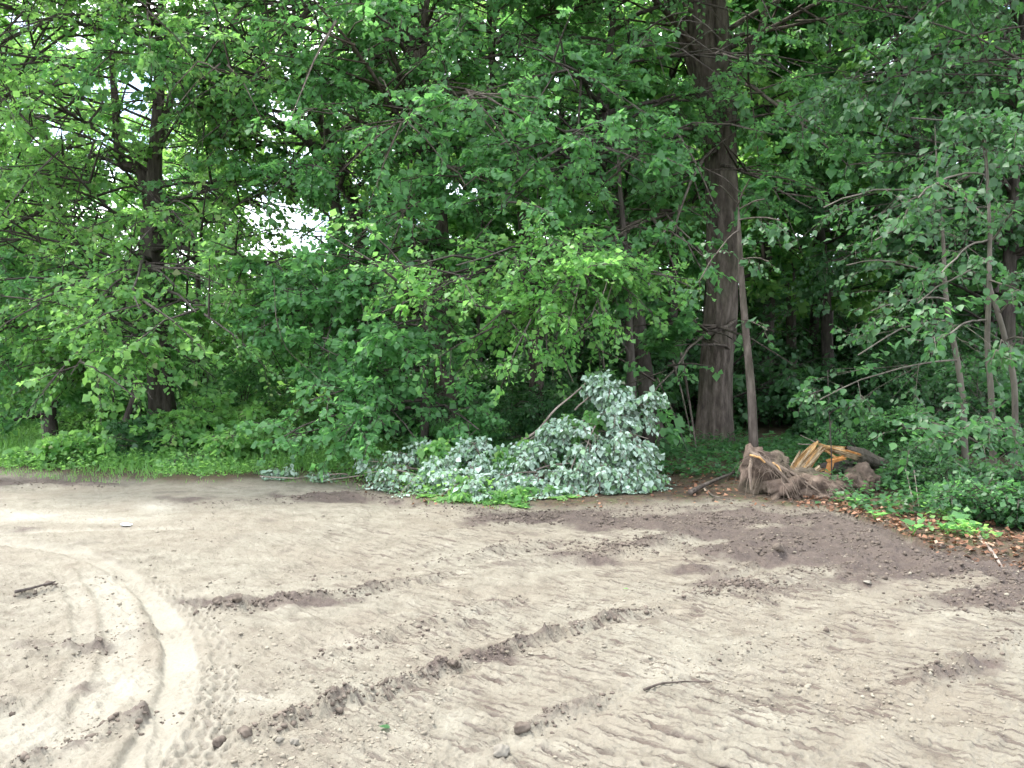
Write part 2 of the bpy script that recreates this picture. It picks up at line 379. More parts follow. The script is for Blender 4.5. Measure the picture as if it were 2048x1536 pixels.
m, t, out = new_mat('soil')
M['soil'] = m
tcn = N(t, 'ShaderNodeTexCoord')
def tn(sc, det=6.0, ro=.6):
    n = N(t, 'ShaderNodeTexNoise', Scale=sc, Detail=det, Roughness=ro); t.links.new(tcn.outputs['Object'], n.inputs['Vector']); return n.outputs['Fac']
a_f = N(t, 'ShaderNodeAttribute', attribute_name='forest').outputs['Fac']
a_d = N(t, 'ShaderNodeAttribute', attribute_name='dark').outputs['Fac']
a_l = N(t, 'ShaderNodeAttribute', attribute_name='light').outputs['Fac']
n_big, n_mid, n_fine = tn(.8, 5), tn(5.0, 8, .7), tn(70, 6, .7)
c = ramp(t, n_mid, [(.32, (.088, .076, .058)), (.45, (.143, .131, .103)), (.56, (.170, .158, .125)), (.7, (.210, .198, .160))])
c = mixc(t, ramp(t, n_big, [(.4, (0, 0, 0)), (.65, (.55, .55, .55))]), c, (.138, .116, .088))
c = mixc(t, a_l, c, (.272, .26, .215))
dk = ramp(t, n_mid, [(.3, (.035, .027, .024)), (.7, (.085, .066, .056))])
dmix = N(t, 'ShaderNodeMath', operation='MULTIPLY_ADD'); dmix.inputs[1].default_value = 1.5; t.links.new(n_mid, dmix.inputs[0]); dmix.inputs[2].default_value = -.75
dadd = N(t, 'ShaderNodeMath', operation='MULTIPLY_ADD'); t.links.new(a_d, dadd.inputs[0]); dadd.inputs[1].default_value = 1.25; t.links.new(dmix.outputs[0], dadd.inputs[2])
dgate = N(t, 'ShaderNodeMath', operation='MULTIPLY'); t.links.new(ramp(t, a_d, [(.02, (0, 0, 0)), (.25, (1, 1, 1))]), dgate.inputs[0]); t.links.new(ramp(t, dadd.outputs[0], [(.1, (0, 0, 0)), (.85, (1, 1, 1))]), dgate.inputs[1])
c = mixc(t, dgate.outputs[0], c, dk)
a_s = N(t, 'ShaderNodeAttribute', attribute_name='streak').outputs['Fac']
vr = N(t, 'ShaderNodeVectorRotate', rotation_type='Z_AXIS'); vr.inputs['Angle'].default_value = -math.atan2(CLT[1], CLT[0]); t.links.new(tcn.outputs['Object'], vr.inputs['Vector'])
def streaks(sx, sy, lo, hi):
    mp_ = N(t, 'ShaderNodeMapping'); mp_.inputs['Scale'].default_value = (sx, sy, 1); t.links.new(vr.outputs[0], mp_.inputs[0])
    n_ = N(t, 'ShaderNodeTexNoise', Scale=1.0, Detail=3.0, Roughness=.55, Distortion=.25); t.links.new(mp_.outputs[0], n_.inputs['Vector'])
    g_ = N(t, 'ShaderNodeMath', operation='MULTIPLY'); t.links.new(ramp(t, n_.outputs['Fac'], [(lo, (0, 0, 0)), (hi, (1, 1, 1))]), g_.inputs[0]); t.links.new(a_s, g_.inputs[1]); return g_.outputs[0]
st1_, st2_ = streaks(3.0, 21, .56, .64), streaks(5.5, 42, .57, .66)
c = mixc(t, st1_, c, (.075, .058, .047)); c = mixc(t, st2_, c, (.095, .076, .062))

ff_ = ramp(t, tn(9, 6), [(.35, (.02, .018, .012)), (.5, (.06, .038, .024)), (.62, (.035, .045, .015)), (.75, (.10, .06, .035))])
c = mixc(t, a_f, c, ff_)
c = mixc(t, ramp(t, n_fine, [(.35, (.45, .45, .45)), (.55, (0, 0, 0))]), c, mixc(t, .5, c, (.10, .08, .065)))
p = N(t, 'ShaderNodeBsdfPrincipled', Roughness=.85); p.inputs['Specular IOR Level'].default_value = .25
t.links.new(c, p.inputs['Base Color'])
bsum = N(t, 'ShaderNodeMath', operation='ADD'); t.links.new(n_fine, bsum.inputs[0])
b2 = N(t, 'ShaderNodeMath', operation='MULTIPLY'); b2.inputs[1].default_value = 1.6; t.links.new(tn(24, 6, .65), b2.inputs[0]); t.links.new(b2.outputs[0], bsum.inputs[1])
sb = N(t, 'ShaderNodeMath', operation='ADD'); t.links.new(st1_, sb.inputs[0]); t.links.new(st2_, sb.inputs[1])
sb2 = N(t, 'ShaderNodeMath', operation='MULTIPLY_ADD'); t.links.new(sb.outputs[0], sb2.inputs[0]); sb2.inputs[1].default_value = -.9; t.links.new(bsum.outputs[0], sb2.inputs[2])
bp = N(t, 'ShaderNodeBump', Strength=.8, Distance=.014); t.links.new(sb2.outputs[0], bp.inputs['Height']); t.links.new(bp.outputs[0], p.inputs['Normal'])
t.links.new(p.outputs[0], out.inputs[0])
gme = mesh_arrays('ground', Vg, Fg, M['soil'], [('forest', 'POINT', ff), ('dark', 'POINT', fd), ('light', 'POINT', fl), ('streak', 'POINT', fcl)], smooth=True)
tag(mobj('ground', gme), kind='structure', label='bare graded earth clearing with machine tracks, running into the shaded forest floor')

# ------------------------------------------------------------------ leaves (vectorised)
LEAF4 = (np.array([[0, 0, 0], [.50, .42, .10], [.0, 1.0, -.05], [-.50, .42, .10]]), np.array([[0, 1, 2], [0, 2, 3]]))
LEAF6 = (np.array([[0, 0, 0], [.30, .16, .06], [.46, .5, .09], [.0, 1.08, -.12], [-.46, .5, .09], [-.30, .16, .06], [0, .5, -.01]]),
         np.array([[0, 1, 6], [1, 2, 6], [2, 3, 6], [3, 4, 6], [4, 5, 6], [5, 0, 6]]))
def leaves(pos, tipdir, nor, size, shape=LEAF4, rg=rng):
    n = len(pos); y = nrm(tipdir); nor = nrm(nor - (nor * y).sum(1, keepdims=True) * y); x = np.cross(y, nor)
    T, Fq = shape; k = len(T)
    w_ = rg.uniform(.75, 1.1, n)
    V = pos[:, None, :] + size[:, None, None] * (T[None, :, 0, None] * (x * w_[:, None])[:, None, :] + T[None, :, 1, None] * y[:, None, :] + T[None, :, 2, None] * nor[:, None, :])
    Fc = (np.arange(n) * k)[:, None, None] + Fq[None]
    return V.reshape(-1, 3), Fc.reshape(-1, 3)
def tint_faces(tv, shape): return np.repeat(tv, len(shape[1]))

def curve_pts(p0, d, L, droop, t):
    """quadratic branch arrays evaluated at t (n,k)"""
    return p0[:, None, :] + d[:, None, :] * (L[:, None] * t)[..., None] - np.array([0, 0, 1.0])[None, None] * (droop[:, None] * L[:, None] * t * t)[..., None]
def children(p0, d, L, droop, per, t0, t1, ratio, ang_deg, flat, rg, lens=None):
    n = len(p0); t = np.sort(rg.uniform(t0, t1, (n, per)), axis=1)
    P_ = curve_pts(p0, d, L, droop, t)
    tan = d[:, None, :] - np.array([0, 0, 1.0]) * (2 * droop[:, None] * t)[..., None]; tan = nrm(tan)
    up = np.array([0, 0, 1.0]) + rg.normal(0, flat, (n, per, 3)); side = nrm(np.cross(tan, nrm(up)))
    sg = np.where((np.arange(per) % 2)[None, :] == 0, 1, -1); side = side * sg[..., None]
    a = np.radians(rg.normal(ang_deg, 10, (n, per)))[..., None]
    nd = nrm(tan * np.cos(a) + side * np.sin(a) + rg.normal(0, .10, (n, per, 3)))
    nl = L[:, None] * ratio * (1.15 - .65 * t) * rg.uniform(.7, 1.25, (n, per))
    return P_.reshape(-1, 3), nd.reshape(-1, 3), nl.ravel(), np.repeat(droop, per) * rg.uniform(.6, 1.6, n * per)

def foliage(limb_p, limb_d, limb_L, limb_droop, seed=0, nb=7, ntw=6, nl=9, leaf=.092, shape=LEAF4, flat=.25, twigL=.5, hang=.35, keep=None, brk=(.016, .006)):
    """limbs -> branches -> twigs -> leaves. Returns (wood V,F), (leaf V,F,tint)"""
    rg = np.random.default_rng(seed)
    bp_, bd, bL, bdr = children(limb_p, limb_d, limb_L, limb_droop, nb, .22, 1.0, .42, 48, flat, rg)
    # limb ends also act as branches
    tp, td, tL, tdr = children(bp_, bd, bL, bdr, ntw, .15, 1.0, .45, 45, flat * 1.3, rg)
    tL = np.clip(tL, .18, twigL)
    if keep is not None:
        k = keep(tp); tp, td, tL, tdr = tp[k], td[k], tL[k], tdr[k]
    T = np.linspace(0, 1, 3)[None, :]
    w1 = tubes(curve_pts(bp_, bd, bL, bdr, np.repeat(T, len(bp_), 0)), np.repeat(np.linspace(brk[0], brk[1] * .6, 3)[None], len(bp_), 0) * np.clip(bL, .3, 2)[:, None], 3)
    T3 = np.linspace(0, 1, 2)[None, :]
    w2 = tubes(curve_pts(tp, td, tL, tdr, np.repeat(T3, len(tp), 0)), np.repeat(np.array([[.0055, .0015]]), len(tp), 0), 3)
    n = len(tp); t = np.linspace(.12, 1.0, nl)[None, :] + rg.uniform(-.05, .05, (n, nl)); t = np.clip(t, 0, 1.02)
    pos = curve_pts(tp, td, tL, tdr, t).reshape(-1, 3)
    tan = np.repeat(td, nl, 0); up = np.array([0, 0, 1.0]) + rg.normal(0, .25, (n * nl, 3))
    side = nrm(np.cross(tan, up)) * np.where(np.arange(n * nl) % 2 == 0, 1, -1)[:, None]
    tip = nrm(tan * .55 + side * .75 + rg.normal(0, .28, (n * nl, 3)) - np.array([0, 0, 1]) * rg.uniform(hang * .3, hang * 1.8, (n * nl, 1)))
    nor = nrm(np.array([0, -.25, .9]) + rg.normal(0, .6, (n * nl, 3)))
    pos = pos + side * .02
    sz = leaf * np.clip(rg.lognormal(-.12, .32, n * nl), .4, 1.6) * np.repeat(rg.uniform(.8, 1.15, n), nl)
    V, Fc = leaves(pos, tip, nor, sz, shape, rg)
    brt = np.repeat(rg.uniform(-.2, .2, n), nl)
    tv = np.clip(rg.beta(2, 2, n * nl) + brt, 0, 1)
    return join([w1, w2]), (V, Fc, tint_faces(tv, shape))

def limb_tubes(p, d, L, dr, r0, r1=.008, k=8):
    T = np.linspace(0, 1, k)[None, :]
    path = curve_pts(p, d, L, dr, np.repeat(T, len(p), 0))
    rg = np.random.default_rng(len(p)); jit = np.cumsum(rg.normal(0, .022, path.shape), 1); jit = jit - jit[:, :1]; jit *= L[:, None, None] * .35
    path = path + jit
    rr = np.asarray(r0)[:, None] * (1 - T) + r1 * T
    return path, rr

SKYHOLES = [  # photo u, v, radius u, radius v : gaps where the sky shows through the left-hand crowns
    (585, 425, 46, 46), (545, 405, 28, 26), (640, 440, 30, 16), (625, 45, 50, 60), (590, 75, 40, 30), (25, 25, 60, 55),
    (165, 235, 55, 30), (310, 215, 38, 70), (225, 300, 30, 40), (345, 170, 24, 60), (250, 160, 26, 30), (520, 120, 40, 30), (760, 180, 22, 34), (880, 130, 22, 20), (560, 210, 30, 30), (735, 225, 18, 26), (890, 210, 22, 30), (690, 230, 18, 40), (1330, 110, 26, 70), (1320, 45, 20, 20), (1395, 160, 20, 40), (1560, 120, 34, 30), (1715, 80, 36, 28), (1540, 185, 20, 14), (1650, 60, 20, 14), (1470, 60, 22, 30)]
OPENINGS = [(1438, 700, 62, 230, 1.1), (1442, 330, 56, 190, .95), (1410, 60, 80, 110, 1), (304, 575, 34, 48, .9), (318, 800, 30, 50, .8), (880, 440, 34, 40, .95), (1045, 420, 30, 60, .8), (695, 340, 40, 70, .8), (1640, 640, 170, 230, .97), (1275, 690, 34, 120, .7), (1000, 790, 200, 70, .5), (1215, 330, 26, 60, .7), (825, 90, 50, 50, .8), (1500, 130, 50, 90, .6)]
HS = [(a, b, c_, d_) for a, b, c_, d_ in SKYHOLES]
def thin_out(pos, seed=1, strength=.93):
    """true where a twig stays: the real crowns are thin along these lines of sight and are thinned there"""
    u, v = unproject(pos[:, 0], np.maximum(pos[:, 1], .5), pos[:, 2]); k = np.zeros(len(pos))
    for cu, cv_, ru, rv in HS:
        q = ((u - cu) / ru) ** 2 + ((v - cv_) / rv) ** 2; k = np.maximum(k, np.exp(-q * .8))
    for cu, cv_, ru, rv, am in OPENINGS:
        q = ((u - cu) / ru) ** 2 + ((v - cv_) / rv) ** 2; k = np.maximum(k, am * np.exp(-q ** 2) * (pos[:, 1] < 16.6))
    r_ = np.random.default_rng(seed).uniform(0, 1, len(pos))
    return r_ > k * strength * 1.15
def tree(name, label, cat, trunk, leafmat, barkmat, seed, limbs=None, auto=(2.5, 11, 14), az=(180, 100), limbL=(2.5, 5), nb=7, ntw=6, nl=9, leaf=.092, group=None,
         explicit=(), shape=LEAF4, flare=.35, sides=18, seg=44, rise=(5, 40), droop=(.12, .3), extra_stems=(), hang=.45, keep=None, relief=.12, flat=.55, limb_r=.05, big_limbs=0, freq=9, brk=(.016, .006)):
    """trunk: list of (x,y,z,r). limbs auto-placed between heights auto[0..1]; az = mean, spread in degrees (0 = away from camera, 180 = towards it)"""
    rg = np.random.default_rng(seed)
    tr = np.array(trunk, float); base = tr[0, :3].copy()
    root = empty(name, base, label, cat, group)
    def put(nm, V, Fq, mat, sm=True, attrs=None, kind=None, lab=None):
        me = mesh_arrays(nm, V - base, Fq, M[mat], attrs, sm); o = bpy.data.objects.new(nm, me); C.collection.objects.link(o); o.parent = root
        if kind: o['kind'] = kind
        return o
    put('trunk', *bark_tube(tr, seg, sides, relief, freq, flare, seed), barkmat)
    for st in extra_stems:
        put('limb', *bark_tube(st, 26, max(8, sides - 6), relief, freq, 0, seed + 3), barkmat)
    z0, z1, n = auto
    ps, ds, Ls, drs, rs = [], [], [], [], []
    if n:
        hs = np.linspace(z0, z1, n) + rg.uniform(-.3, .3, n)
        for q, h in enumerate(hs):
            i = np.interp(h, tr[:, 2], np.arange(len(tr))); c0 = np.array([np.interp(i, np.arange(len(tr)), tr[:, k]) for k in range(4)])
            a = math.radians(az[0] + rg.uniform(-az[1], az[1])); e = math.radians(rg.uniform(*rise))
            ds.append([math.sin(a) * math.cos(e), math.cos(a) * math.cos(e), math.sin(e)]); ps.append(c0[:3])
            Ls.append(rg.uniform(*limbL)); drs.append(rg.uniform(*droop)); rs.append(min(c0[3] * .6, limb_r * rg.uniform(.6, 1.2)))
    for e0, e1, r_ in explicit:           # explicit limbs: start, end, radius
        e0, e1 = np.array(e0), np.array(e1); v = e1 - e0; L_ = np.linalg.norm(v); dr = .18
        d_ = (v + np.array([0, 0, dr * L_])) / L_
        ps.append(e0); ds.append(d_); Ls.append(L_); drs.append(dr); rs.append(r_)
    ps, ds, Ls, drs, rs = map(lambda a: np.array(a, float), (ps, ds, Ls, drs, rs))
    path, rr = limb_tubes(ps, ds, Ls, drs, rs)
    order = np.argsort(-rs)
    nbig = min(big_limbs, len(order))
    for q in order[:nbig]: put('limb', *tubes(path[q:q + 1], rr[q:q + 1], 7), barkmat)
    (Vw, Fw), (Vl, Fl, tv) = foliage(ps, ds, Ls, drs, seed + 1, nb, ntw, nl, leaf, shape, flat, hang=hang, keep=keep, brk=brk)
    rest = order[nbig:]
    parts = [(Vw, Fw)]
    if len(rest): parts.append(tubes(path[rest], rr[rest], 6))
    # re-centre
    Vb, Fb = join(parts)
    put('branches', Vb, Fb, barkmat, kind='stuff')
    put('crown', Vl, Fl, leafmat, sm=False, attrs=[('tint', 'FACE', tv)], kind='stuff')
    return root
def px_trunk(pts, Y, rpx=None):
    """[(px,py,width_px, dy)] at depth Y -> world trunk with radius"""
    out_ = []
    for p_ in pts:
        y_ = Y + (p_[3] if len(p_) > 3 else 0)
        q = P(p_[0], p_[1], y_); out_.append((q[0], q[1], q[2], p_[2] / F * y_ / 2))
    out_[0] = (out_[0][0], out_[0][1], gz(out_[0][0], out_[0][1]) - .08, out_[0][3])
    return out_
def clumps(p_, th=.44, soft=.06):
    """crowns grow in layered clumps with gaps between"""
    a = vnoise(p_[:, 0] * .95 + p_[:, 2] * .35, p_[:, 2] * 1.9 + p_[:, 1] * .45, 700); b = vnoise(p_[:, 0] * 1.1 - 3.3, p_[:, 1] * 1.0 + p_[:, 2] * .6, 710); c_ = vnoise(p_[:, 0] * 2.6, p_[:, 2] * 3.4 + p_[:, 1] * 1.7, 720)
    v = .45 * a + .3 * b + .25 * c_
    return v + np.random.default_rng(5).normal(0, soft, len(v)) > th
KEEP = lambda p_: thin_out(p_) & clumps(p_)

# --- the big grey trunk right of centre
big = px_trunk([(1428, 885, 80), (1432, 800, 68), (1437, 700, 64), (1446, 560, 62), (1446, 430, 60), (1440, 300, 62), (1428, 200, 66), (1405, 80, 60), (1398, -60, 50), (1390, -300, 40), (1380, -700, 25)], 17)
st1 = [(*P(1440, 330, 16.9), .20), (*P(1458, 230, 16.8), .17), (*P(1446, 120, 16.8), .15), (*P(1440, 0, 16.8), .13), (*P(1425, -160, 16.6), .1)]
st2 = [(*P(1430, 230, 17), .24), (*P(1395, 130, 17.1), .2), (*P(1352, 20, 17.2), .18), (*P(1310, -120, 17.2), .14)]
st3 = [(*P(1462, 180, 16.8), .10), (*P(1478, 140, 16.6), .085), (*P(1490, 110, 16.5), .075), (*P(1524, 60, 16.3), .07), (*P(1530, 20, 16.2), .06), (*P(1522, -40, 16.2), .05)]
tree('big_tree', 'massive grey furrowed trunk splitting into stems high up, tallest and thickest tree', 'tree', big, 'leaf_mid', 'bark', 21,
     auto=(7.2, 14, 26), az=(170, 110), limbL=(3.5, 7), extra_stems=(st1, st2, st3), sides=72, seg=90, flare=.14, leaf=.11, limb_r=.07, nb=12, ntw=9, nl=13, big_limbs=5, keep=KEEP, freq=30, relief=.10,
     explicit=[(P(1470, 640, 16.9), P(1280, 800, 12.6), .045), (P(1462, 700, 16.9), P(1340, 680, 14.5), .03), (P(1420, 420, 16.8), P(1180, 500, 12.6), .05), (P(1440, 330, 16.8), P(1600, 420, 13.5), .04),
               (P(1430, 250, 16.8), P(1250, 330, 13), .05), (P(1430, 300, 16.8), P(1330, 480, 12.8), .05), (P(1446, 150, 16.8), P(1700, 330, 13), .05)])
# --- left big tree, bright loose crown
tl = px_trunk([(322, 885, 62), (322, 800, 48), (314, 700, 46), (304, 600, 50), (300, 520, 44), (302, 420, 34), (310, 300, 26), (318, 150, 20), (325, -50, 15), (330, -300, 10)], 17)
sl1 = [(*P(303, 430, 17), .13), (*P(280, 330, 17), .11), (*P(240, 340, 16.9), .10), (*P(232, 260, 16.9), .08), (*P(225, 100, 16.9), .06)]
sl2 = [(*P(304, 330, 17), .10), (*P(330, 250, 17), .08), (*P(350, 150, 17), .06), (*P(365, 0, 17), .05)]
tree('maple_tree', 'broad leafy tree at left, dark trunk showing twice between bright drooping boughs', 'tree', tl, 'leaf_light', 'bark_dark', 31,
     auto=(2.6, 10.5, 46), az=(185, 120), limbL=(3.0, 5.6), extra_stems=(sl1, sl2), sides=26, seg=50, leaf=.092, limb_r=.03, nb=13, ntw=9, nl=13, big_limbs=5, keep=KEEP, droop=(.15, .35),
     explicit=[(P(300, 560, 17), P(60, 620, 12.2), .06), (P(300, 600, 17), P(150, 740, 11.8), .06), (P(310, 620, 17), P(420, 640, 12.2), .06), (P(300, 500, 17), P(560, 560, 13.2), .07), (P(300, 520, 17), P(280, 620, 12), .05)])
# --- second left tree: leaning pair of trunks
ta = px_trunk([(762, 885, 46), (745, 700, 34), (725, 500, 30), (700, 390, 28), (672, 310, 27), (646, 250, 25), (600, 180, 18), (575, 90, 14), (560, -60, 10), (550, -250, 8)], 17.5)
tree('leaning_tree', 'grey-barked tree leaning left above the white sky gap', 'tree', ta, 'leaf_light', 'bark', 41, auto=(4.6, 11, 26), az=(180, 110), limbL=(2.6, 4.6), leaf=.092, nb=12, ntw=9, nl=13, big_limbs=5, keep=KEEP, sides=20)
tb = px_trunk([(708, 890, 34), (700, 700, 26), (690, 520, 24), (668, 380, 22), (640, 320, 20), (620, 285, 18), (585, 230, 14), (590, 130, 9), (585, -60, 7)], 16)
tree('slim_tree', 'slim blackish trunk just left of the grey leaning one, branching at the gap', 'tree', tb, 'leaf_mid', 'bark_dark', 43, auto=(2.0, 9.5, 24), az=(180, 110), limbL=(2.2, 3.6), leaf=.095, nb=12, ntw=8, nl=13, big_limbs=5, keep=KEEP, sides=14,
     explicit=[(P(655, 360, 16), P(560, 300, 15.5), .05), (P(690, 560, 16), P(500, 640, 13), .05), (P(690, 560, 16), P(640, 700, 12.2), .05)])
# --- centre trees
tc_ = px_trunk([(893, 890, 46), (886, 700, 40), (882, 560, 36), (878, 440, 34), (872, 360, 26), (858, 240, 22), (838, 120, 26), (820, 80, 20), (792, 20, 14), (760, -120, 10)], 16)
fc1 = [(*P(840, 130, 16), .10), (*P(848, 70, 16), .07), (*P(850, 10, 16), .06), (*P(870, -60, 16), .05)]
fc2 = [(*P(826, 95, 16), .05), (*P(790, 60, 15.9), .04), (*P(745, 45, 15.9), .03), (*P(705, 35, 15.9), .015)]
fc3 = [(*P(876, 405, 16), .07), (*P(850, 405, 15.9), .055), (*P(830, 425, 15.8), .05), (*P(823, 445, 15.8), .03)]
tree('forked_tree', 'dark trunk with hooked side limb, forking near the top above the centre foliage', 'tree', tc_, 'leaf_mid', 'bark', 51, auto=(4.8, 11.5, 30), az=(190, 110), limbL=(2.6, 5), extra_stems=(fc1, fc2, fc3), leaf=.095, nb=12, ntw=9, nl=13, big_limbs=5, keep=KEEP, sides=24,
     explicit=[(P(880, 480, 16), P(700, 560, 12.5), .05), (P(880, 560, 16), P(800, 740, 12.2), .05), (P(875, 330, 16), P(930, 380, 12.5), .05), (P(875, 400, 16), P(790, 440, 12.5), .05), (P(860, 240, 16), P(800, 250, 12), .05), (P(850, 200, 16), P(980, 200, 12), .05)])
td_ = px_trunk([(1075, 880, 34), (1072, 700, 28), (1062, 560, 26), (1048, 440, 26), (1036, 370, 22), (1012, 300, 18), (990, 200, 13), (980, 60, 10), (975, -150, 8)], 17)
fd1 = [(*P(1045, 430, 17), .07), (*P(1028, 405, 16.9), .05), (*P(1000, 380, 16.8), .03)]
tree('middle_tree', 'mid-grey trunk leaning slightly left behind the long horizontal bough', 'tree', td_, 'leaf_mid', 'bark', 61, auto=(5.6, 11.5, 20), az=(180, 120), limbL=(2.5, 4.4), extra_stems=(fd1,), leaf=.095, nb=12, ntw=8, nl=13, big_limbs=5, keep=KEEP, sides=18)
te = px_trunk([(1310, 870, 40), (1290, 740, 32), (1272, 600, 28), (1250, 480, 26), (1222, 350, 26), (1210, 240, 24), (1205, 180, 20), (1225, 80, 15), (1230, -100, 12)], 16.5)
fe1 = [(*P(1215, 345, 16.5), .05), (*P(1130, 345, 15.8), .045), (*P(1060, 370, 15), .035), (*P(985, 382, 14.4), .02)]
fe2 = [(*P(1205, 195, 16.5), .05), (*P(1165, 185, 16.4), .03), (*P(1130, 172, 16.3), .02)]
tree('bough_tree', 'dark trunk left of the massive one, carrying a long horizontal bough to the left', 'tree', te, 'leaf_mid', 'bark_dark', 71, auto=(4.4, 11.5, 30), az=(195, 110), limbL=(2.6, 4.6), extra_stems=(fe1, fe2), leaf=.095, nb=12, ntw=9, nl=13, big_limbs=5, keep=KEEP, sides=22,
     explicit=[(P(1130, 345, 15.8), P(1000, 290, 12.5), .03), (P(1215, 345, 16.5), P(1120, 280, 12), .05), (P(1222, 300, 16.4), P(1000, 420, 12.2), .05), (P(1210, 220, 16.4), P(1080, 120, 12), .05)])
# --- yellow-green bough hanging over the centre, from a slender tree
ty = px_trunk([(1262, 905, 20), (1262, 760, 17), (1258, 600, 14), (1250, 480, 12), (1240, 380, 9), (1235, 300, 6)], 14.2)
tree('young_tree', 'slender young tree whose bright yellow-green bough hangs over the cut branch', 'tree', ty, 'leaf_yellow', 'bark_dark', 81, auto=(4.2, 5.2, 3), az=(255, 40), limbL=(1.2, 2.0), leaf=.08, nb=9, ntw=7, nl=11, sides=10,
     explicit=[(P(1256, 520, 14.2), P(1000, 560, 11.4), .04), (P(1256, 500, 14.2), P(1010, 640, 11.2), .04), (P(1256, 540, 14.2), P(1090, 620, 11.2), .03), (P(1250, 500, 14.2), P(860, 590, 11.5), .04), (P(1256, 500, 14.2), P(760, 600, 11.0), .03), (P(1256, 520, 14.2), P(1180, 640, 11), .03), (P(1256, 510, 14.2), P(960, 680, 10.8), .03), (P(1256, 510, 14.2), P(900, 560, 10.9), .03), (P(1240, 520, 14), P(1060, 640, 10.7), .02), (P(1240, 520, 14), P(1130, 570, 10.8), .02), (P(1256, 480, 14.2), P(1180, 520, 11.8), .03)])
tw = px_trunk([(850, 905, 18), (848, 800, 15), (852, 700, 12), (850, 600, 9), (860, 520, 6)], 13)
tree('young_tree', 'slender young tree with low pale green sprays left of centre', 'tree', tw, 'leaf_mid', 'bark_dark', 83, auto=(1.4, 3.3, 7), az=(220, 90), limbL=(1.2, 2.3), leaf=.085, nb=9, ntw=7, nl=10, sides=10, rise=(-5, 25),
     explicit=[(P(850, 700, 13), P(780, 680, 11.2), .03), (P(850, 760, 13), P(620, 800, 11), .03), (P(850, 820, 13), P(560, 890, 10.8), .03), (P(850, 800, 13), P(700, 850, 10.8), .03), (P(850, 800, 13), P(960, 870, 11), .03)])

# ------------------------------------------------------------------ copying things
def copy_tree(o, parent=None):
    c = o.copy(); C.collection.objects.link(c)
    if parent is not None: c.parent = parent
    for ch in [k for k in o.children]: copy_tree(ch, c)
    return c
def place(proto, x, y, rz, sc, label=None, group=None, first=False, zoff=-.04):
    o = proto if first else copy_tree(proto)
    o.location = (x, y, gz(x, y) + zoff); o.rotation_euler = (0, 0, rz); o.scale = (sc, sc, sc)
    if label: o['label'] = label
    if group: o['group'] = group
    return o

# ------------------------------------------------------------------ trees one can tell apart deeper in the wood
def deep(label, pts, Y, mat='leaf_mid', bark='bark_dark', seed=0, auto=(4, 13, 22), **k):
    kw = dict(limbL=(2.2, 4.5), nb=9, ntw=8, nl=8, leaf=.15, keep=KEEP, sides=12, seg=36, flare=.2); kw.update(k)
    return tree('forest_tree', label, 'tree', px_trunk(pts, Y), mat, bark, seed, auto=auto, **kw)
deep('thin straight dark trunk close to the left of the massive grey trunk', [(1346, 800, 22), (1346, 600, 17), (1347, 400, 16), (1345, 200, 14), (1342, 0, 11), (1340, -250, 7)], 21, seed=101)
deep('black trunk with a slight bend, third from the right-hand saplings inland', [(1658, 820, 30), (1655, 690, 22), (1650, 560, 19), (1640, 450, 18), (1624, 330, 17), (1614, 230, 16), (1600, 120, 12), (1590, -100, 9)], 23, 'leaf_mid', seed=103)
deep('pale grey trunk in the gap right of the massive trunk', [(1582, 800, 24), (1582, 640, 20), (1578, 400, 15), (1572, 250, 12), (1540, 60, 9), (1530, -150, 6)], 25, 'leaf_yellow', 'bark', seed=105)
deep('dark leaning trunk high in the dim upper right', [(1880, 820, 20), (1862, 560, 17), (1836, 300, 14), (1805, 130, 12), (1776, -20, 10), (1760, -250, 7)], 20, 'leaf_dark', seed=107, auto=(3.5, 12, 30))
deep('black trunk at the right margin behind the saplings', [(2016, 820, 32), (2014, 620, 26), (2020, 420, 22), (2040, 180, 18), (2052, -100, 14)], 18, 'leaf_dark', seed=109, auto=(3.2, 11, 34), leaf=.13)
deep('dark short-looking trunk between the forked tree and the long bough', [(1130, 800, 24), (1130, 600, 20), (1130, 470, 18), (1126, 330, 14), (1120, 150, 10), (1115, -100, 7)], 22, seed=111)
deep('faint thin stem behind the gap of bright leaves at centre left', [(945, 800, 16), (940, 600, 13), (930, 400, 10), (925, 200, 8), (920, 0, 5)], 24, 'leaf_light', seed=113)
deep('small crooked dark trunk low among the bushes at far left', [(102, 885, 28), (100, 820, 20), (112, 760, 15), (98, 690, 11), (90, 600, 7)], 16, 'leaf_mid', seed=115, auto=(1.6, 4.0, 12), limbL=(1.5, 3), leaf=.092, keep=None,
     explicit=[(P(100, 830, 16), P(-60, 860, 14.5), .05), (P(104, 820, 16), P(150, 770, 15), .03)])
deep('little curved dark tree in front of the maple trunk by the grass', [(238, 905, 16), (246, 860, 14), (268, 800, 12), (275, 740, 9), (284, 680, 6)], 14.5, 'leaf_light', seed=117, auto=(1.2, 3.0, 10), limbL=(1.2, 2.6), leaf=.09, keep=None)
deep('shrubby dark tree deep at the far left edge', [(-60, 860, 34), (-50, 600, 28), (-60, 400, 22), (-40, 150, 16), (-40, -100, 10)], 18, 'leaf_mid', seed=119, auto=(2.2, 11, 40), leaf=.092, az=(150, 90), limbL=(3, 6))

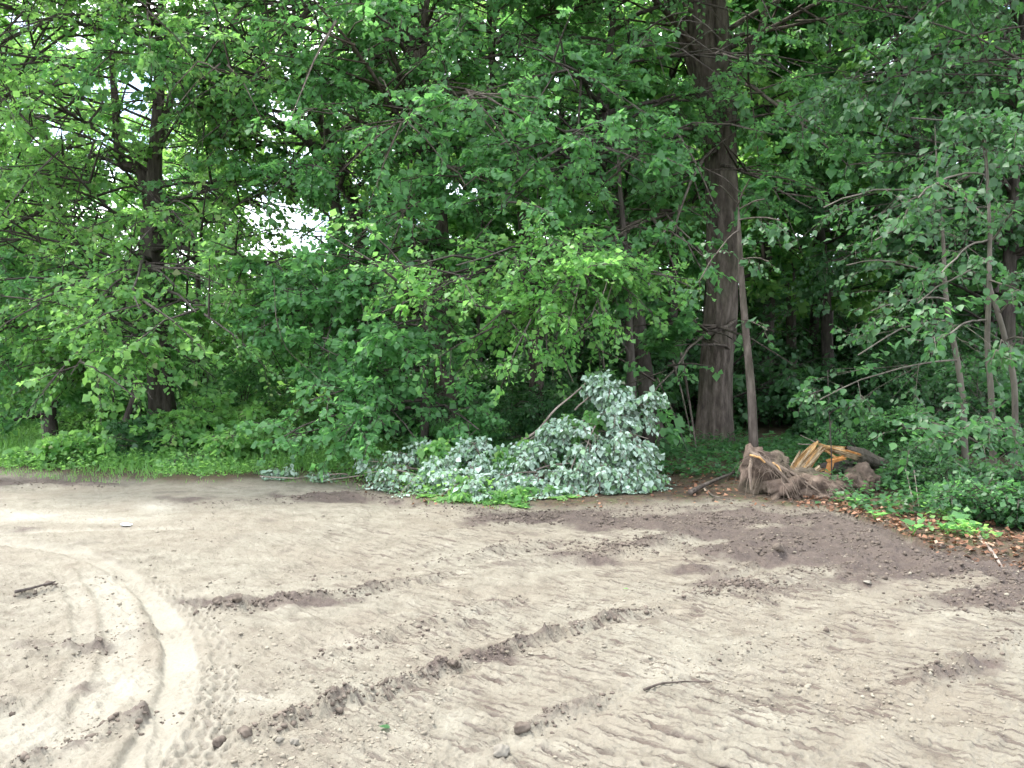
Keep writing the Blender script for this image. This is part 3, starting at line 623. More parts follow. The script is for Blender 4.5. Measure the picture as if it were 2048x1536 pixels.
# ------------------------------------------------------------------ trees of the deep wood (copies)
def proto_tree(seed, mat, h, crown0, r=.14, n=26, leaf=.19, limbL=(2.2, 4.2)):
    rg = np.random.default_rng(seed); pts = []
    for q in np.linspace(0, 1, 7): pts.append((rg.normal(0, .15) * q * 2, rg.normal(0, .15) * q * 2, q * h, r * (1 - .8 * q)))
    pts[0] = (0, 0, -.1, r * 1.15)
    return tree('forest_tree', 'x', 'tree', pts, mat, 'bark_dark', seed, auto=(crown0, h * .98, n), az=(0, 180), limbL=limbL, nb=8, ntw=7, nl=8, leaf=leaf, sides=10, seg=26, flare=.2)
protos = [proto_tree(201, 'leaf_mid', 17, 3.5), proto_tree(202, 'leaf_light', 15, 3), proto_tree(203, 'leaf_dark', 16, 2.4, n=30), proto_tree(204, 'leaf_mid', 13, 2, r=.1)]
used = [True] * 4
GRP = 'trees deep in the wood'
LAB = 'leafy tree with dark trunk standing deep in the wood'
rg = np.random.default_rng(77)
spots = []
LEFTFILL = [(-60, 21, .85), (90, 26, .8), (400, 21.5, .62), (455, 26, .8), (-200, 24, 1), (830, 22, .8), (960, 24, .9), (760, 27, .85), (30, 30, .9), (880, 29, 1), (330, 32, .8)]
for Y, n in ((20.5, 5), (24, 8), (28, 10), (33, 11), (39, 12), (46, 12)):
    half = Y * .66
    for k in range(n):
        x = -half + (k + .5 + rg.uniform(-.38, .38)) * 2 * half / n
        y = Y + rg.uniform(-1.5, 1.5); u, _ = unproject(x, y)
        if u < 900 and Y < 23: continue
        sc = rg.uniform(.85, 1.2)
        if 420 < u < 740: sc *= .30
        elif u < 1000: sc *= rg.uniform(.36, .58)
        spots.append((x, y, sc))
for u_, Y_, sc_ in LEFTFILL: spots.append(((u_ - 1024) / F * Y_, Y_, sc_))
for i, (x, y, sc) in enumerate(spots):
    k = i % 4 if i < len(spots) - len(LEFTFILL) else 1
    place(protos[k], x, y, rg.uniform(0, 6.28), sc, LAB, GRP, first=used[k]); used[k] = False

# ------------------------------------------------------------------ bushes
def bush(seed, mat, h, spread, n=16, leaf=.09, nb=7, ntw=6, nl=8, name='bush', loc=(0, 0, 0), label='x', cat='bush', group=None):
    rg = np.random.default_rng(seed); root = empty(name, loc, label, cat, group)
    a = rg.uniform(0, 6.28, n); e = np.radians(rg.uniform(25, 85, n))
    d = np.stack([np.cos(a) * np.cos(e), np.sin(a) * np.cos(e), np.sin(e)], 1); L = h * rg.uniform(.6, 1.05, n) * (1 + (spread - 1) * np.cos(e))
    p = np.stack([rg.normal(0, .12, n), rg.normal(0, .12, n), np.full(n, -.03)], 1); dr = rg.uniform(.15, .4, n)
    (Vw, Fw), (Vl, Fl, tv) = foliage(p, d, L, dr, seed + 1, nb, ntw, nl, leaf, LEAF4, .5, brk=(.008, .003))
    path, rr = limb_tubes(p, d, L, dr, rg.uniform(.012, .025, n), .004)
    Vb, Fb = join([(Vw, Fw), tubes(path, rr, 5)])
    o = bpy.data.objects.new('stems', mesh_arrays('stems', Vb, Fb, M['bark_dark'], None, True)); C.collection.objects.link(o); o.parent = root; o['kind'] = 'stuff'
    o = bpy.data.objects.new('foliage', mesh_arrays('foliage', Vl, Fl, M[mat], [('tint', 'FACE', tv)])); C.collection.objects.link(o); o.parent = root; o['kind'] = 'stuff'
    return root
bp = [bush(301, 'leaf_mid', 2.2, 1.3), bush(302, 'leaf_dark', 2.6, 1.2, n=20), bush(303, 'leaf_light', 1.5, 1.4), bush(304, 'leaf_dark', 1.6, 1.5)]
bused = [True] * 4
BG = 'understorey bushes'
bs = []
for Y, n, s0 in ((14.2, 9, .75), (16.5, 11, .95), (19, 13, 1.1), (22.5, 14, 1.3), (27, 15, 1.6), (33, 15, 2.0), (42, 15, 2.7)):
    half = Y * .66
    for k in range(n):
        x = -half + (k + .5 + rg.uniform(-.4, .4)) * 2 * half / n; y = Y + rg.uniform(-1.1, 1.1); u, _ = unproject(x, y)
        if Y < 15 and 1180 < u < 1850: continue
        if y < 16.3 and u < 560: continue
        if y < 19.5 and 1230 < u < 1640: continue
        bs.append((x, y, s0 * rg.uniform(.8, 1.25), u))
for x, y, sc, u in bs:
    k = int(rg.choice([0, 2, 1] if u < 1000 else [1, 3, 0], p=([.45, .3, .25] if u < 620 else [.35, .05, .6]) if u < 1000 else [.6, .4, 0]))  # dark leaves picked under the canopy and at right put shade into the colour
    far = y > 21
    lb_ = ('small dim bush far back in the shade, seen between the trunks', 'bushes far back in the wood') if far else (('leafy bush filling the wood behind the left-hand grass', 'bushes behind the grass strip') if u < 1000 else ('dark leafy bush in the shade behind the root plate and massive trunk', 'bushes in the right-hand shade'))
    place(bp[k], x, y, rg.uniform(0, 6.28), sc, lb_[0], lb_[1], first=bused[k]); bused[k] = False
def one_bush(px, py, mat, h, sp, seed, label, **k):
    g = G(px, py); b = bush(seed, mat, h, sp, label=label, **k); b.location = (g[0], g[1], gz(g[0], g[1]) - .03); return b
one_bush(410, 925, 'leaf_light', 1.15, 1.5, 311, 'bright green bush on the grass right of the maple trunk')
one_bush(330, 925, 'leaf_dark', .85, 1.4, 312, 'low dark bush hiding the foot of the maple trunk')
one_bush(500, 930, 'leaf_light', .75, 1.5, 313, 'small bright bush at the grass edge left of the low maple spray')
one_bush(160, 935, 'leaf_light', .5, 1.8, 314, 'knee-high bright weeds clump on the left grass')
one_bush(1800, 955, 'leaf_mid', 1.0, 1.2, 315, 'leafy bush directly right of the orange split wood', n=16, leaf=.05, nb=8, ntw=7)
one_bush(1850, 985, 'leaf_dark', .55, 1.4, 316, 'low dark bush in front of the leaning sapling stems', leaf=.05, nb=8, ntw=7)
one_bush(2000, 1050, 'leaf_mid', .5, 1.4, 317, 'low weedy bush under the rightmost saplings', leaf=.045, nb=8, ntw=7)
one_bush(2070, 1060, 'leaf_dark', .65, 1.4, 318, 'knee-high bush cut by the right edge of the view', leaf=.05, nb=8, ntw=7)
one_bush(1660, 890, 'leaf_dark', .9, 1.4, 319, 'dim bush behind the split orange trunk')
one_bush(880, 925, 'leaf_mid', .75, 1.1, 320, 'green leafy bush above the left end of the pale fallen branches', n=14)
one_bush(945, 940, 'leaf_mid', 1.1, .8, 321, 'narrow upright green bush behind the pale fallen leaves', n=12)
one_bush(1090, 930, 'leaf_mid', .75, 1.2, 322, 'green bush glimpsed under the long bare fallen branch')

# ------------------------------------------------------------------ ground cover
def scatter(n, x0, x1, y0, y1, e0, e1, seed, umin=-400, umax=2500):
    rg = np.random.default_rng(seed); x = rg.uniform(x0, x1, n); y = rg.uniform(y0, y1, n)
    es = edge_signed(x, y); u, v = unproject(x, y); k = (es > e0) & (es < e1) & (u > umin) & (u < umax)
    return x[k], y[k], es[k], u[k], v[k]
def blades(x, y, h, seed, width=.09, lean=.35):
    rg = np.random.default_rng(seed); n = len(x); z = gz(x, y)
    d = nrm(np.stack([rg.normal(0, lean, n), rg.normal(0, lean, n), np.ones(n)], 1)); nor = nrm(rg.normal(0, 1, (n, 3)))
    T = (np.array([[-width / 2, 0, 0], [width / 2, 0, 0], [width / 3, .6, .06], [0, 1, .2], [-width / 3, .6, .06]]), np.array([[0, 1, 2], [0, 2, 4], [4, 2, 3]]))
    V, Fc = leaves(np.stack([x, y, z - .01], 1), d, nor, h, T, rg); return V, Fc, np.repeat(np.clip(rg.beta(2, 2, n), 0, 1), 3)
# grass strip on the left
x, y, es, u, v = scatter(90000, -14, 1.0, 8.5, 19, -.12, 5.5, 401, umax=1000)
dens = np.where(u < 700, 1, .45) * np.exp(-np.maximum(es - 2.0, 0) / 2) * sstep(.25, .5, fbm(x * 1.2, y * 1.2, 3, 402) + .25 * (es > .3)); k = rng.uniform(0, 1, len(x)) < dens
x, y, es = x[k], y[k], es[k]
V, Fc, tv = blades(x, y, (.07 + .16 * sstep(0, 1.3, es)) * rng.uniform(.5, 1.3, len(x)), 403, .10)
tag(mobj('grass', mesh_arrays('grass', V, Fc, M['grass'], [('tint', 'FACE', tv)])), 'rough green grass along the left edge of the bare earth', 'grass', kind='stuff')
# broad weeds all over the forest margin
def weeds(name, label, x, y, hmax, leaf, mat, seed, per=7):
    rg = np.random.default_rng(seed); n = len(x); z = gz(x, y); h = hmax * rg.uniform(.25, 1, n)
    px_ = np.repeat(x, per) + rg.normal(0, .06, n * per); py_ = np.repeat(y, per) + rg.normal(0, .06, n * per); pz = np.repeat(z, per) + np.repeat(h, per) * rg.uniform(.15, 1, n * per)
    a = rg.uniform(0, 6.28, n * per); tip = np.stack([np.cos(a), np.sin(a), rg.normal(-.1, .35, n * per)], 1); nor = np.stack([rg.normal(0, .4, n * per), rg.normal(0, .4, n * per), np.ones(n * per)], 1)
    V, Fc = leaves(np.stack([px_, py_, pz], 1), tip, nor, leaf * rg.uniform(.6, 1.3, n * per), LEAF4, rg)
    tv = np.repeat(np.clip(rg.beta(2, 2, n * per), 0, 1), 2)
    return tag(mobj(name, mesh_arrays(name, V, Fc, M[mat], [('tint', 'FACE', tv)])), label, 'weeds', kind='stuff')
x, y, es, u, v = scatter(16000, -14, 1.5, 9, 22, .15, 8, 410, umax=1050)
k = fbm(x * .8, y * .8, 3, 411) > .40; weeds('weeds', 'bright leafy weeds mixed through the left-hand grass', x[k], y[k], .30, .05, 'leaf_light', 412)
x, y, es, u, v = scatter(15000, -2, 14, 8, 24, 1.3, 12, 414, umin=900)
k = fbm(x * .8, y * .8, 3, 415) > .47; weeds('undergrowth', 'dark low undergrowth on the shaded forest floor at right', x[k], y[k], .30, .065, 'leaf_dark', 416)  # dark leaf colour here carries part of the forest-floor shade
x, y, es, u, v = scatter(5200, 2, 10, 5.0, 12, .25, 2.2, 417, umin=1700)
k = (fbm(x * 1.6, y * 1.6, 3, 418) > .46) & (u > 1870) & (es > .7); weeds('weeds', 'mid-green weeds at the foot of the right-hand saplings', x[k], y[k], .26, .055, 'leaf_light', 419)
# leaf litter
x, y, es, u, v = scatter(90000, -4, 10, 4.8, 14, -.35, 2.2, 420, umin=650)
k = (rng.uniform(0, 1, len(x)) < np.where(u > 1600, .62, .16) * sstep(-.35, .1, es) * sstep(.36, .55, fbm(x * 1.8, y * 1.8, 3, 421) + .12 * (u > 1600)))
x, y = x[k], y[k]; n = len(x); a = rng.uniform(0, 6.28, n)
V, Fc = leaves(np.stack([x, y, gz(x, y) + rng.uniform(.003, .03, n)], 1), np.stack([np.cos(a), np.sin(a), rng.normal(0, .35, n)], 1), np.stack([rng.normal(0, .45, n), rng.normal(0, .45, n), np.ones(n)], 1), rng.uniform(.022, .065, n), LEAF4)
tag(mobj('leaf_litter', mesh_arrays('leaf_litter', V, Fc, M['litter'], [('tint', 'FACE', np.repeat(rng.uniform(0, 1, n), 2))])), 'dry red-brown leaf litter at the right edge of the dirt', 'leaf litter', kind='stuff')

# ------------------------------------------------------------------ lumps of earth
def lump(seed, sub=2, rough=.35):
    import bmesh
    bm = bmesh.new(); bmesh.ops.create_icosphere(bm, subdivisions=sub, radius=1)
    V = np.array([v_.co[:] for v_ in bm.verts]); Fq = np.array([[v_.index for v_ in f.verts] for f in bm.faces]); bm.free()
    r = 1 + rough * (vnoise(V[:, 0] * 1.7 + seed, V[:, 1] * 1.7 + V[:, 2] * 1.3, seed) - .5) * 2 + rough * .5 * (vnoise(V[:, 0] * 4 + seed, V[:, 2] * 4 + V[:, 1] * 2, seed + 5) - .5) * 2
    return V * r[:, None], Fq
lumps = [lump(s_, 1, .4) for s_ in range(8)]
def crumbs(x, y, size, seed):
    rg = np.random.default_rng(seed); z = gz(x, y); parts = []; n = len(x); which = rg.integers(0, 8, n)
    for k in range(8):
        q = which == k; m_ = q.sum()
        if not m_: continue
        V, Fq = lumps[k]; a = rg.uniform(0, 6.28, m_); ca, sa = np.cos(a), np.sin(a); s_ = size[q] * .5
        sx, sy, sz = s_ * rg.uniform(.7, 1.4, m_), s_ * rg.uniform(.7, 1.4, m_), s_ * rg.uniform(.5, 1.0, m_)
        X, Y_, Z = V[None, :, 0] * sx[:, None], V[None, :, 1] * sy[:, None], V[None, :, 2] * sz[:, None]
        W = np.stack([X * ca[:, None] - Y_ * sa[:, None] + x[q][:, None], X * sa[:, None] + Y_ * ca[:, None] + y[q][:, None], Z + z[q][:, None] + sz[:, None] * .15], -1).reshape(-1, 3)
        parts.append((W, ((np.arange(m_) * len(V))[:, None, None] + Fq[None]).reshape(-1, 3)))
    return join(parts)
def dirtmat(name, c1, c2):
    m, t, out = new_mat(name); tcn = N(t, 'ShaderNodeTexCoord'); n1 = N(t, 'ShaderNodeTexNoise', Scale=14.0, Detail=6.0); t.links.new(tcn.outputs['Object'], n1.inputs['Vector'])
    p = N(t, 'ShaderNodeBsdfPrincipled', Roughness=.9); p.inputs['Specular IOR Level'].default_value = .2
    t.links.new(ramp(t, n1.outputs['Fac'], [(.35, c1), (.65, c2)]), p.inputs['Base Color'])
    b = N(t, 'ShaderNodeBump', Strength=.6, Distance=.01); t.links.new(n1.outputs['Fac'], b.inputs['Height']); t.links.new(b.outputs[0], p.inputs['Normal']); t.links.new(p.outputs[0], out.inputs[0]); M[name] = m
dirtmat('crumb_pale', (.12, .103, .08), (.21, .19, .15)); dirtmat('crumb_dark', (.05, .04, .032), (.12, .098, .08)); dirtmat('stone', (.11, .10, .083), (.175, .16, .135))
xs, ys, ss = [], [], []
for pts, hh, ww, cl in RIDGES:
    pw = np.array([G(*p) for p in pts]); L_ = np.linalg.norm(np.diff(pw, axis=0), axis=1).sum(); n = int(L_ * 210 * cl * min(1.4, hh / .045))
    tt = rng.uniform(0, len(pw) - 1.001, n); i = tt.astype(int); f_ = tt - i; q = pw[i] * (1 - f_)[:, None] + pw[i + 1] * f_[:, None]
    xs.append(q[:, 0] + rng.normal(0, ww * .9, n)); ys.append(q[:, 1] + rng.normal(0, ww * .9, n)); ss.append(rng.gamma(1.5, .0055, n) + .004)
for (cu, cv_, su, sv, am) in DARKS:
    if am < .5 or cu < 900: continue
    n = int(su * 4); gg = np.array([G(cu + rng.normal(0, su * .6), cv_ + rng.normal(0, sv * .6)) for _ in range(n)]); gk = (edge_signed(gg[:, 0], gg[:, 1]) < .3) & (gg[:, 1] > 3) & (gg[:, 1] < 14); gg = gg[gk]
    kk = fbm(gg[:, 0] * 3, gg[:, 1] * 3, 3, 95) > .42; gg = gg[kk]
    xs.append(gg[:, 0]); ys.append(gg[:, 1]); ss.append(rng.gamma(1.4, .008, len(gg)) + .006)
x, y, s_ = map(np.concatenate, (xs, ys, ss))
V, Fq = crumbs(x, y, np.minimum(s_, .06), 501)
tag(mobj('earth_crumbs', mesh_arrays('earth_crumbs', V, Fq, M['crumb_dark'], None, True)), 'dark broken earth crumbs strewn along the ridges', 'earth crumbs', kind='stuff')
n = 20000; r_ = 1 / rng.uniform(1 / 11.5, 1 / 2.6, n); a = np.radians(rng.uniform(-34, 34, n)); x, y = r_ * np.sin(a), r_ * np.cos(a)
k = (edge_signed(x, y) < .1) & (fbm(x * 1.5, y * 1.5, 3, 503) > .43); x, y = x[k], y[k]
dT, pT, _ = poly_dist(x, y, TYREW); k = dT > .12; x, y = x[k], y[k]
V, Fq = crumbs(x, y, np.minimum(rng.gamma(1.6, .004, len(x)) + .003, .03), 504)
tag(mobj('earth_crumbs', mesh_arrays('earth_crumbs', V, Fq, M['crumb_pale'], None, True)), 'pale dry earth crumbs scattered over the open dirt', 'earth crumbs', kind='stuff')

def solid(name, px, py, size, mat, label, cat, seed, group=None, flat=.6):
    g = G(px, py); z = gz(g[0], g[1]); V, Fq = lump(seed, 3, .3); sc = np.array(size) / 2
    o = mobj(name, mesh_arrays(name, V * sc, Fq, M[mat], None, True)); o.location = (g[0], g[1], z + sc[2] * .45); o.rotation_euler = (0, 0, seed * 1.3); return tag(o, label, cat, group)
solid('stone', 1003, 1527, (.085, .06, .045), 'stone', 'pale rounded stone at the bottom edge of the photo, centre', 'stone', 1)
solid('stone', 588, 1512, (.045, .035, .028), 'stone', 'pale stone low down right of the tyre tread', 'stone', 2)
solid('stone', 560, 1508, (.035, .03, .024), 'stone', 'smaller pale stone touching the left of its twin by the tread', 'stone', 3)
solid('stone', 1735, 1175, (.06, .05, .02), 'stone', 'flat pale stone beside the dark soil at right', 'stone', 4)
for q, (a_, b_, sz, lb) in enumerate([(440, 1222, .09, 'big dark earth clod at the left end of the long crumbly ridge'), (475, 1224, .075, 'dark earth clod second from the left end of the crumbly ridge'), (520, 1212, .07, 'squat earth clod midway on the left crumbly ridge'),
        (935, 1318, .10, 'blocky dark clod where the central ridge swells'), (905, 1340, .06, 'small clod below the swelling of the central ridge'), (1045, 1480, .07, 'brown clod at the lower left end of the short front ridge'),
        (1555, 1112, .10, 'dark clod at the upper end of the ridge near the root plate'), (100, 1182, .07, 'clod at the right end of the short ridge on the left dirt'), (440, 1500, .06, 'earth clod just right of the tyre tread near the bottom'),
        (490, 1495, .07, 'loose lumpy clod two steps right of the tyre tread')]):
    solid('earth_clod', a_, b_, (sz, sz * .8, sz * .7), 'crumb_dark', lb, 'clod', 10 + q)
def stick(name, pts, r, mat, label, cat='stick', lift=.01, sides=8):
    w_ = []
    for q, (a_, b_, *h) in enumerate(pts):
        g = G(a_, b_); w_.append((g[0], g[1], gz(g[0], g[1]) + lift + (h[0] if h else 0), r * (1 - .6 * q / (len(pts) - 1))))
    base = np.array(w_[0][:3]); V, Fq = bark_tube(w_, 22, sides, .12, 6, 0, 3, .006)
    k = len(V); V = np.vstack([V, V[:sides].mean(0), V[-sides:].mean(0)])  # end caps
    caps = [[(i + 1) % sides, i, k, k] for i in range(sides)] + [[k - sides + i, k - sides + (i + 1) % sides, k + 1, k + 1] for i in range(sides)]
    tri = np.array([[f[0], f[1], f[2]] for f in caps]); Fq = np.concatenate([Fq[:, [0, 1, 2]], Fq[:, [0, 2, 3]], tri])
    o = mobj(name, mesh_arrays(name, V - base, Fq, M[mat], None, True)); o.location = tuple(base); return tag(o, label, cat)
stick('stick', [(1288, 1396), (1320, 1384), (1370, 1376), (1425, 1378)], .007, 'bark', 'thin curved stick lying on the open dirt in the foreground', lift=.012)
stick('stick', [(30, 1200), (70, 1192), (112, 1184)], .012, 'bark_dark', 'short dark stick on the pale dirt at left', lift=.03)
stick('stick', [(1380, 1002), (1410, 992), (1470, 968)], .035, 'bark', 'thick broken limb lying left of the root plate', 'log', lift=.05)
stick('stick', [(1408, 994), (1425, 1005), (1460, 1010)], .014, 'bark', 'side twig lying against the broken limb left of the root plate', lift=.03)
stick('stick', [(1800, 1028), (1840, 1040), (1890, 1058)], .014, 'bark_dark', 'dark stick on the leaf litter, lying down to the right')
stick('stick', [(1855, 1058), (1900, 1046), (1940, 1032)], .012, 'twig', 'pale stick crossing the dark one on the leaf litter')
stick('stick', [(1955, 1092), (1985, 1125), (2005, 1150)], .02, 'twig', 'pale grey stick by the litter near the right edge')
stick('stick', [(520, 962), (600, 962), (700, 950, .05), (780, 938, .15)], .012, 'twig', 'long pale bare branch lying at the edge left of the fallen leaves')
stick('stick', [(1828, 1030), (1812, 1000, .25), (1793, 960, .2)], .008, 'twig', 'thin pale cut stem leaning up from the litter')
stick('stick', [(1838, 1030), (1828, 1000, .25), (1815, 960, .3)], .007, 'twig', 'second thin pale stem beside the leaning one')
# a bit of litter and a fallen green leaf
def single_leaf(px, py, size, mat, label, tint=.5, name='green_leaf', cat='leaf'):
    g = G(px, py); T, Fq = LEAF6; V = T * size
    o = mobj(name, mesh_arrays(name, V, Fq, M[mat], [('tint', 'FACE', np.full(len(Fq), tint))])); o.location = (g[0], g[1], gz(g[0], g[1]) + .012); o.rotation_euler = (.15, .1, 1.2); return tag(o, label, cat)
single_leaf(779, 1477, .05, 'leaf_dark', 'single dark green leaf lying on the dirt near the bottom')
single_leaf(1256, 1176, .035, 'leaf_yellow', 'tiny bright green leaf on the dirt below the crumbled ridge')
m, t, out = new_mat('white_scrap'); p = N(t, 'ShaderNodeBsdfPrincipled', Roughness=.4); p.inputs['Base Color'].default_value = (.75, .82, .9, 1); t.links.new(p.outputs[0], out.inputs[0]); M['white_scrap'] = m
g = G(253, 1062); vv, fq = lump(91, 2, .3)
o = mobj('paper_scrap', mesh_arrays('paper_scrap', vv * np.array([.055, .03, .014]), fq, M['white_scrap'])); o.location = (g[0], g[1], gz(g[0], g[1]) + .015); tag(o, 'crumpled whitish scrap on the pale dirt at left', 'scrap')

# ------------------------------------------------------------------ fallen branches with pale leaf undersides
def fallen(label, limbs, stems, base_px, seed, leaf=.057, nb=9, ntw=7, nl=13, mat='leaf_pale', droop=.25, twigL=.35):
    b = G(*base_px); base = np.array([b[0], b[1], gz(b[0], b[1])]); root = empty('fallen_branch', base, label, 'branch')
    e0 = np.array([P(*l[0]) for l in limbs]); e1 = np.array([P(*l[1]) for l in limbs]); v = e1 - e0; L_ = np.linalg.norm(v, axis=1); dr = np.full(len(L_), droop)
    d = (v + np.array([0, 0, 1.0]) * (dr * L_)[:, None]) / L_[:, None]
    rg_ = np.random.default_rng(seed)
    bp_, bd, bL, bdr = children(e0, d, L_, dr, nb, .05, 1.0, .5, 50, .9, rg_)
    (Vw, Fw), (Vl, Fl, tv) = foliage(e0, d, L_, dr, seed, nb, ntw, nl, leaf, LEAF6, .9, twigL=twigL, hang=1.0, brk=(.008, .003))
    zf = gz(Vl[:, 0], Vl[:, 1]); Vl[:, 2] = np.maximum(Vl[:, 2], zf + .01 + .02 * rg_.uniform(0, 1, len(Vl)))
    path, rr = limb_tubes(e0, d, L_, dr, np.full(len(L_), .014), .004); Vb, Fb = join([(Vw, Fw), tubes(path, rr, 5)])
    for nm, Va, Fa, mt, at in (('branches', Vb, Fb, 'twig', None), ('foliage', Vl, Fl, mat, [('tint', 'FACE', tv)])):
        o = bpy.data.objects.new(nm, mesh_arrays(nm, Va - base, Fa, M[mt], at, at is None)); C.collection.objects.link(o); o.parent = root; o['kind'] = 'stuff'
    for st in stems:
        w_ = [(*P(a_, b_, Y_), r_) for a_, b_, Y_, r_ in st]; V, Fq = bark_tube(w_, 24, 8, .1, 6, 0, seed, .02)
        o = bpy.data.objects.new('stem', mesh_arrays('stem', V - base, Fq, M['twig'], None, True)); C.collection.objects.link(o); o.parent = root
    return root
fallen('tall fallen treetop with silvery leaves and a long bare limb slanting up to it',
    [((1180, 800, 10.9), (1200, 760, 10.8)), ((1150, 850, 10.9), (1290, 810, 10.5)), ((1150, 870, 10.8), (1300, 880, 10.4)), ((1150, 890, 10.6), (1320, 950, 10.2)), ((1170, 880, 10.5), (1230, 960, 10.0)), ((1200, 830, 10.7), (1160, 930, 10.1)),
     ((1180, 850, 10.8), (1110, 860, 10.6)), ((1210, 800, 10.8), (1260, 900, 10.2)), ((1240, 820, 10.7), (1290, 960, 10.2)), ((1190, 900, 10.4), (1200, 985, 9.9)), ((1160, 900, 10.4), (1130, 980, 9.9)), ((1220, 900, 10.4), (1275, 985, 10.0)), ((1185, 790, 10.9), (1245, 790, 10.7)), ((1150, 820, 10.9), (1215, 770, 10.7))],
    [[(978, 935, 10.9, .022), (1030, 890, 10.9, .02), (1075, 862, 10.9, .018), (1105, 820, 10.9, .015), (1150, 785, 10.9, .012), (1172, 764, 10.9, .008)], [(1075, 862, 10.9, .014), (1110, 850, 10.8, .012), (1150, 870, 10.7, .010), (1200, 885, 10.6, .006)], [(1040, 950, 10.3, .012), (1100, 930, 10.3, .01), (1150, 925, 10.3, .006)]],
    (985, 985), 601)
fallen('middle heap of fallen silvery foliage at the edge of the dirt',
    [((1100, 940, 10.4), (1060, 900, 10.4)), ((1110, 950, 10.3), (1010, 950, 10.0)), ((1110, 960, 10.2), (1080, 990, 9.8)), ((1050, 950, 10.4), (1120, 985, 9.9)), ((1040, 960, 10.2), (1000, 985, 9.9)), ((1120, 930, 10.4), (1150, 975, 10)), ((1090, 940, 10.3), (1060, 975, 9.9)), ((1060, 930, 10.7), (1020, 900, 10.7)), ((1040, 940, 10.6), (990, 930, 10.4)), ((1080, 910, 10.7), (1110, 870, 10.7)), ((1010, 940, 10.5), (1050, 960, 10.1))], [], (1080, 1000), 611, nb=7)
fallen('left heap of fallen silvery foliage over green leaves',
    [((960, 940, 10.5), (900, 905, 10.5)), ((970, 930, 10.5), (950, 890, 10.5)), ((960, 940, 10.5), (850, 960, 10.2)), ((950, 945, 10.4), (900, 985, 9.9)), ((930, 920, 10.6), (965, 965, 10.0)), ((900, 930, 10.6), (870, 930, 10.3)), ((880, 940, 10.5), (960, 985, 9.8))],
    [[(985, 912, 10.6, .03), (975, 928, 10.6, .03), (960, 942, 10.6, .022), (900, 955, 10.4, .012)]], (920, 1000), 621, nb=7)
fallen('thin trailing fallen branch with sparse silvery leaves reaching left',
    [((860, 950, 10.8), (740, 925, 10.9)), ((850, 955, 10.7), (730, 945, 10.6)), ((860, 930, 10.9), (790, 905, 11)), ((840, 960, 10.5), (760, 965, 10.3)), ((860, 950, 10.8), (800, 985, 10.0)), ((700, 950, 11.2), (640, 955, 11.2)), ((580, 950, 11.6), (540, 955, 11.3)), ((870, 900, 11), (840, 890, 11))],
    [[(905, 950, 10.8, .016), (820, 935, 10.8, .012), (740, 948, 10.9, .01), (640, 962, 11.1, .006)]], (800, 985), 631, nb=6, ntw=5, nl=8)
fallen('low green fallen branchlets poking out under the silvery heaps',
    [((950, 960, 10.2), (880, 990, 9.7)), ((960, 965, 10.1), (930, 1000, 9.65)), ((1060, 970, 10.1), (1040, 1005, 9.6)), ((1050, 965, 10.2), (1120, 1005, 9.7)), ((1050, 970, 10.2), (980, 1000, 9.7)), ((1120, 900, 10.9), (1180, 850, 10.6)), ((1060, 880, 11), (1130, 850, 10.9)), ((900, 920, 10.7), (870, 890, 10.6)), ((1020, 930, 10.7), (1060, 890, 10.7)), ((980, 950, 10.4), (1010, 910, 10.5))], [], (1010, 1000), 641, nb=6, mat='leaf_light', leaf=.07)

# ------------------------------------------------------------------ upturned root plate and split trunk
rb = G(1620, 1012); rbase = np.array([rb[0], rb[1], gz(rb[0], rb[1])])
root = empty('root_plate', rbase, 'upturned root plate with soil and hanging fine roots beside the dirt', 'root plate')
YR = 9.7
for q, (a_, b_, Yq, sx, sy, sz) in enumerate([(1516, 960, 9.75, .17, .2, .33), (1560, 985, 9.6, .26, .26, .20), (1620, 985, 9.6, .30, .26, .17), (1690, 975, 9.7, .26, .24, .15), (1725, 962, 9.9, .18, .2, .15), (1540, 940, 10.0, .20, .2, .2), (1600, 960, 9.95, .3, .2, .14), (1660, 1000, 9.4, .2, .2, .09)]):
    V, Fq = lump(40 + q, 4, .38); c0 = P(a_, b_, Yq); V = V * np.array([sx, sy, sz]) + c0
    V = V + (fbm(V[:, 0] * 14 + V[:, 1] * 9, V[:, 2] * 14, 3, q) - .5)[:, None] * .07
    o = bpy.data.objects.new('soil_clump', mesh_arrays('soil_clump', V - rbase, Fq, M['soil_clump'], None, True)); C.collection.objects.link(o); o.parent = root
rg = np.random.default_rng(9)
n = 190; u0 = rg.uniform(1492, 1700, n); topv = np.interp(u0, [1490, 1510, 1560, 1600, 1660, 1710], [912, 903, 930, 950, 962, 955]) + rg.uniform(-4, 26, n)
p0 = np.array([P(a_, b_, 9.45 + rg.uniform(-.12, .45)) for a_, b_ in zip(u0, topv)]); L_ = rg.uniform(.15, .6, n)
d = nrm(np.stack([rg.normal(0, .55, n), rg.normal(-.35, .35, n), rg.uniform(-.5, .6, n)], 1)); dr = rg.uniform(.5, 1.3, n)
T = np.linspace(0, 1, 6)[None]
pp = curve_pts(p0, d, L_, dr, np.repeat(T, n, 0)); pp = pp + rg.normal(0, .008, pp.shape); pp[..., 2] = np.maximum(pp[..., 2], gz(pp[..., 0].ravel(), pp[..., 1].ravel()).reshape(pp.shape[:2]) + .01)
V, Fq = tubes(pp, np.repeat(np.array([[.0024, .0024, .002, .0017, .0013, .0008]]), n, 0) * rg.uniform(.6, 1.6, (n, 1)), 4)
o = bpy.data.objects.new('fine_roots', mesh_arrays('fine_roots', V - rbase, Fq, M['root'], None, True)); C.collection.objects.link(o); o.parent = root; o['kind'] = 'stuff'
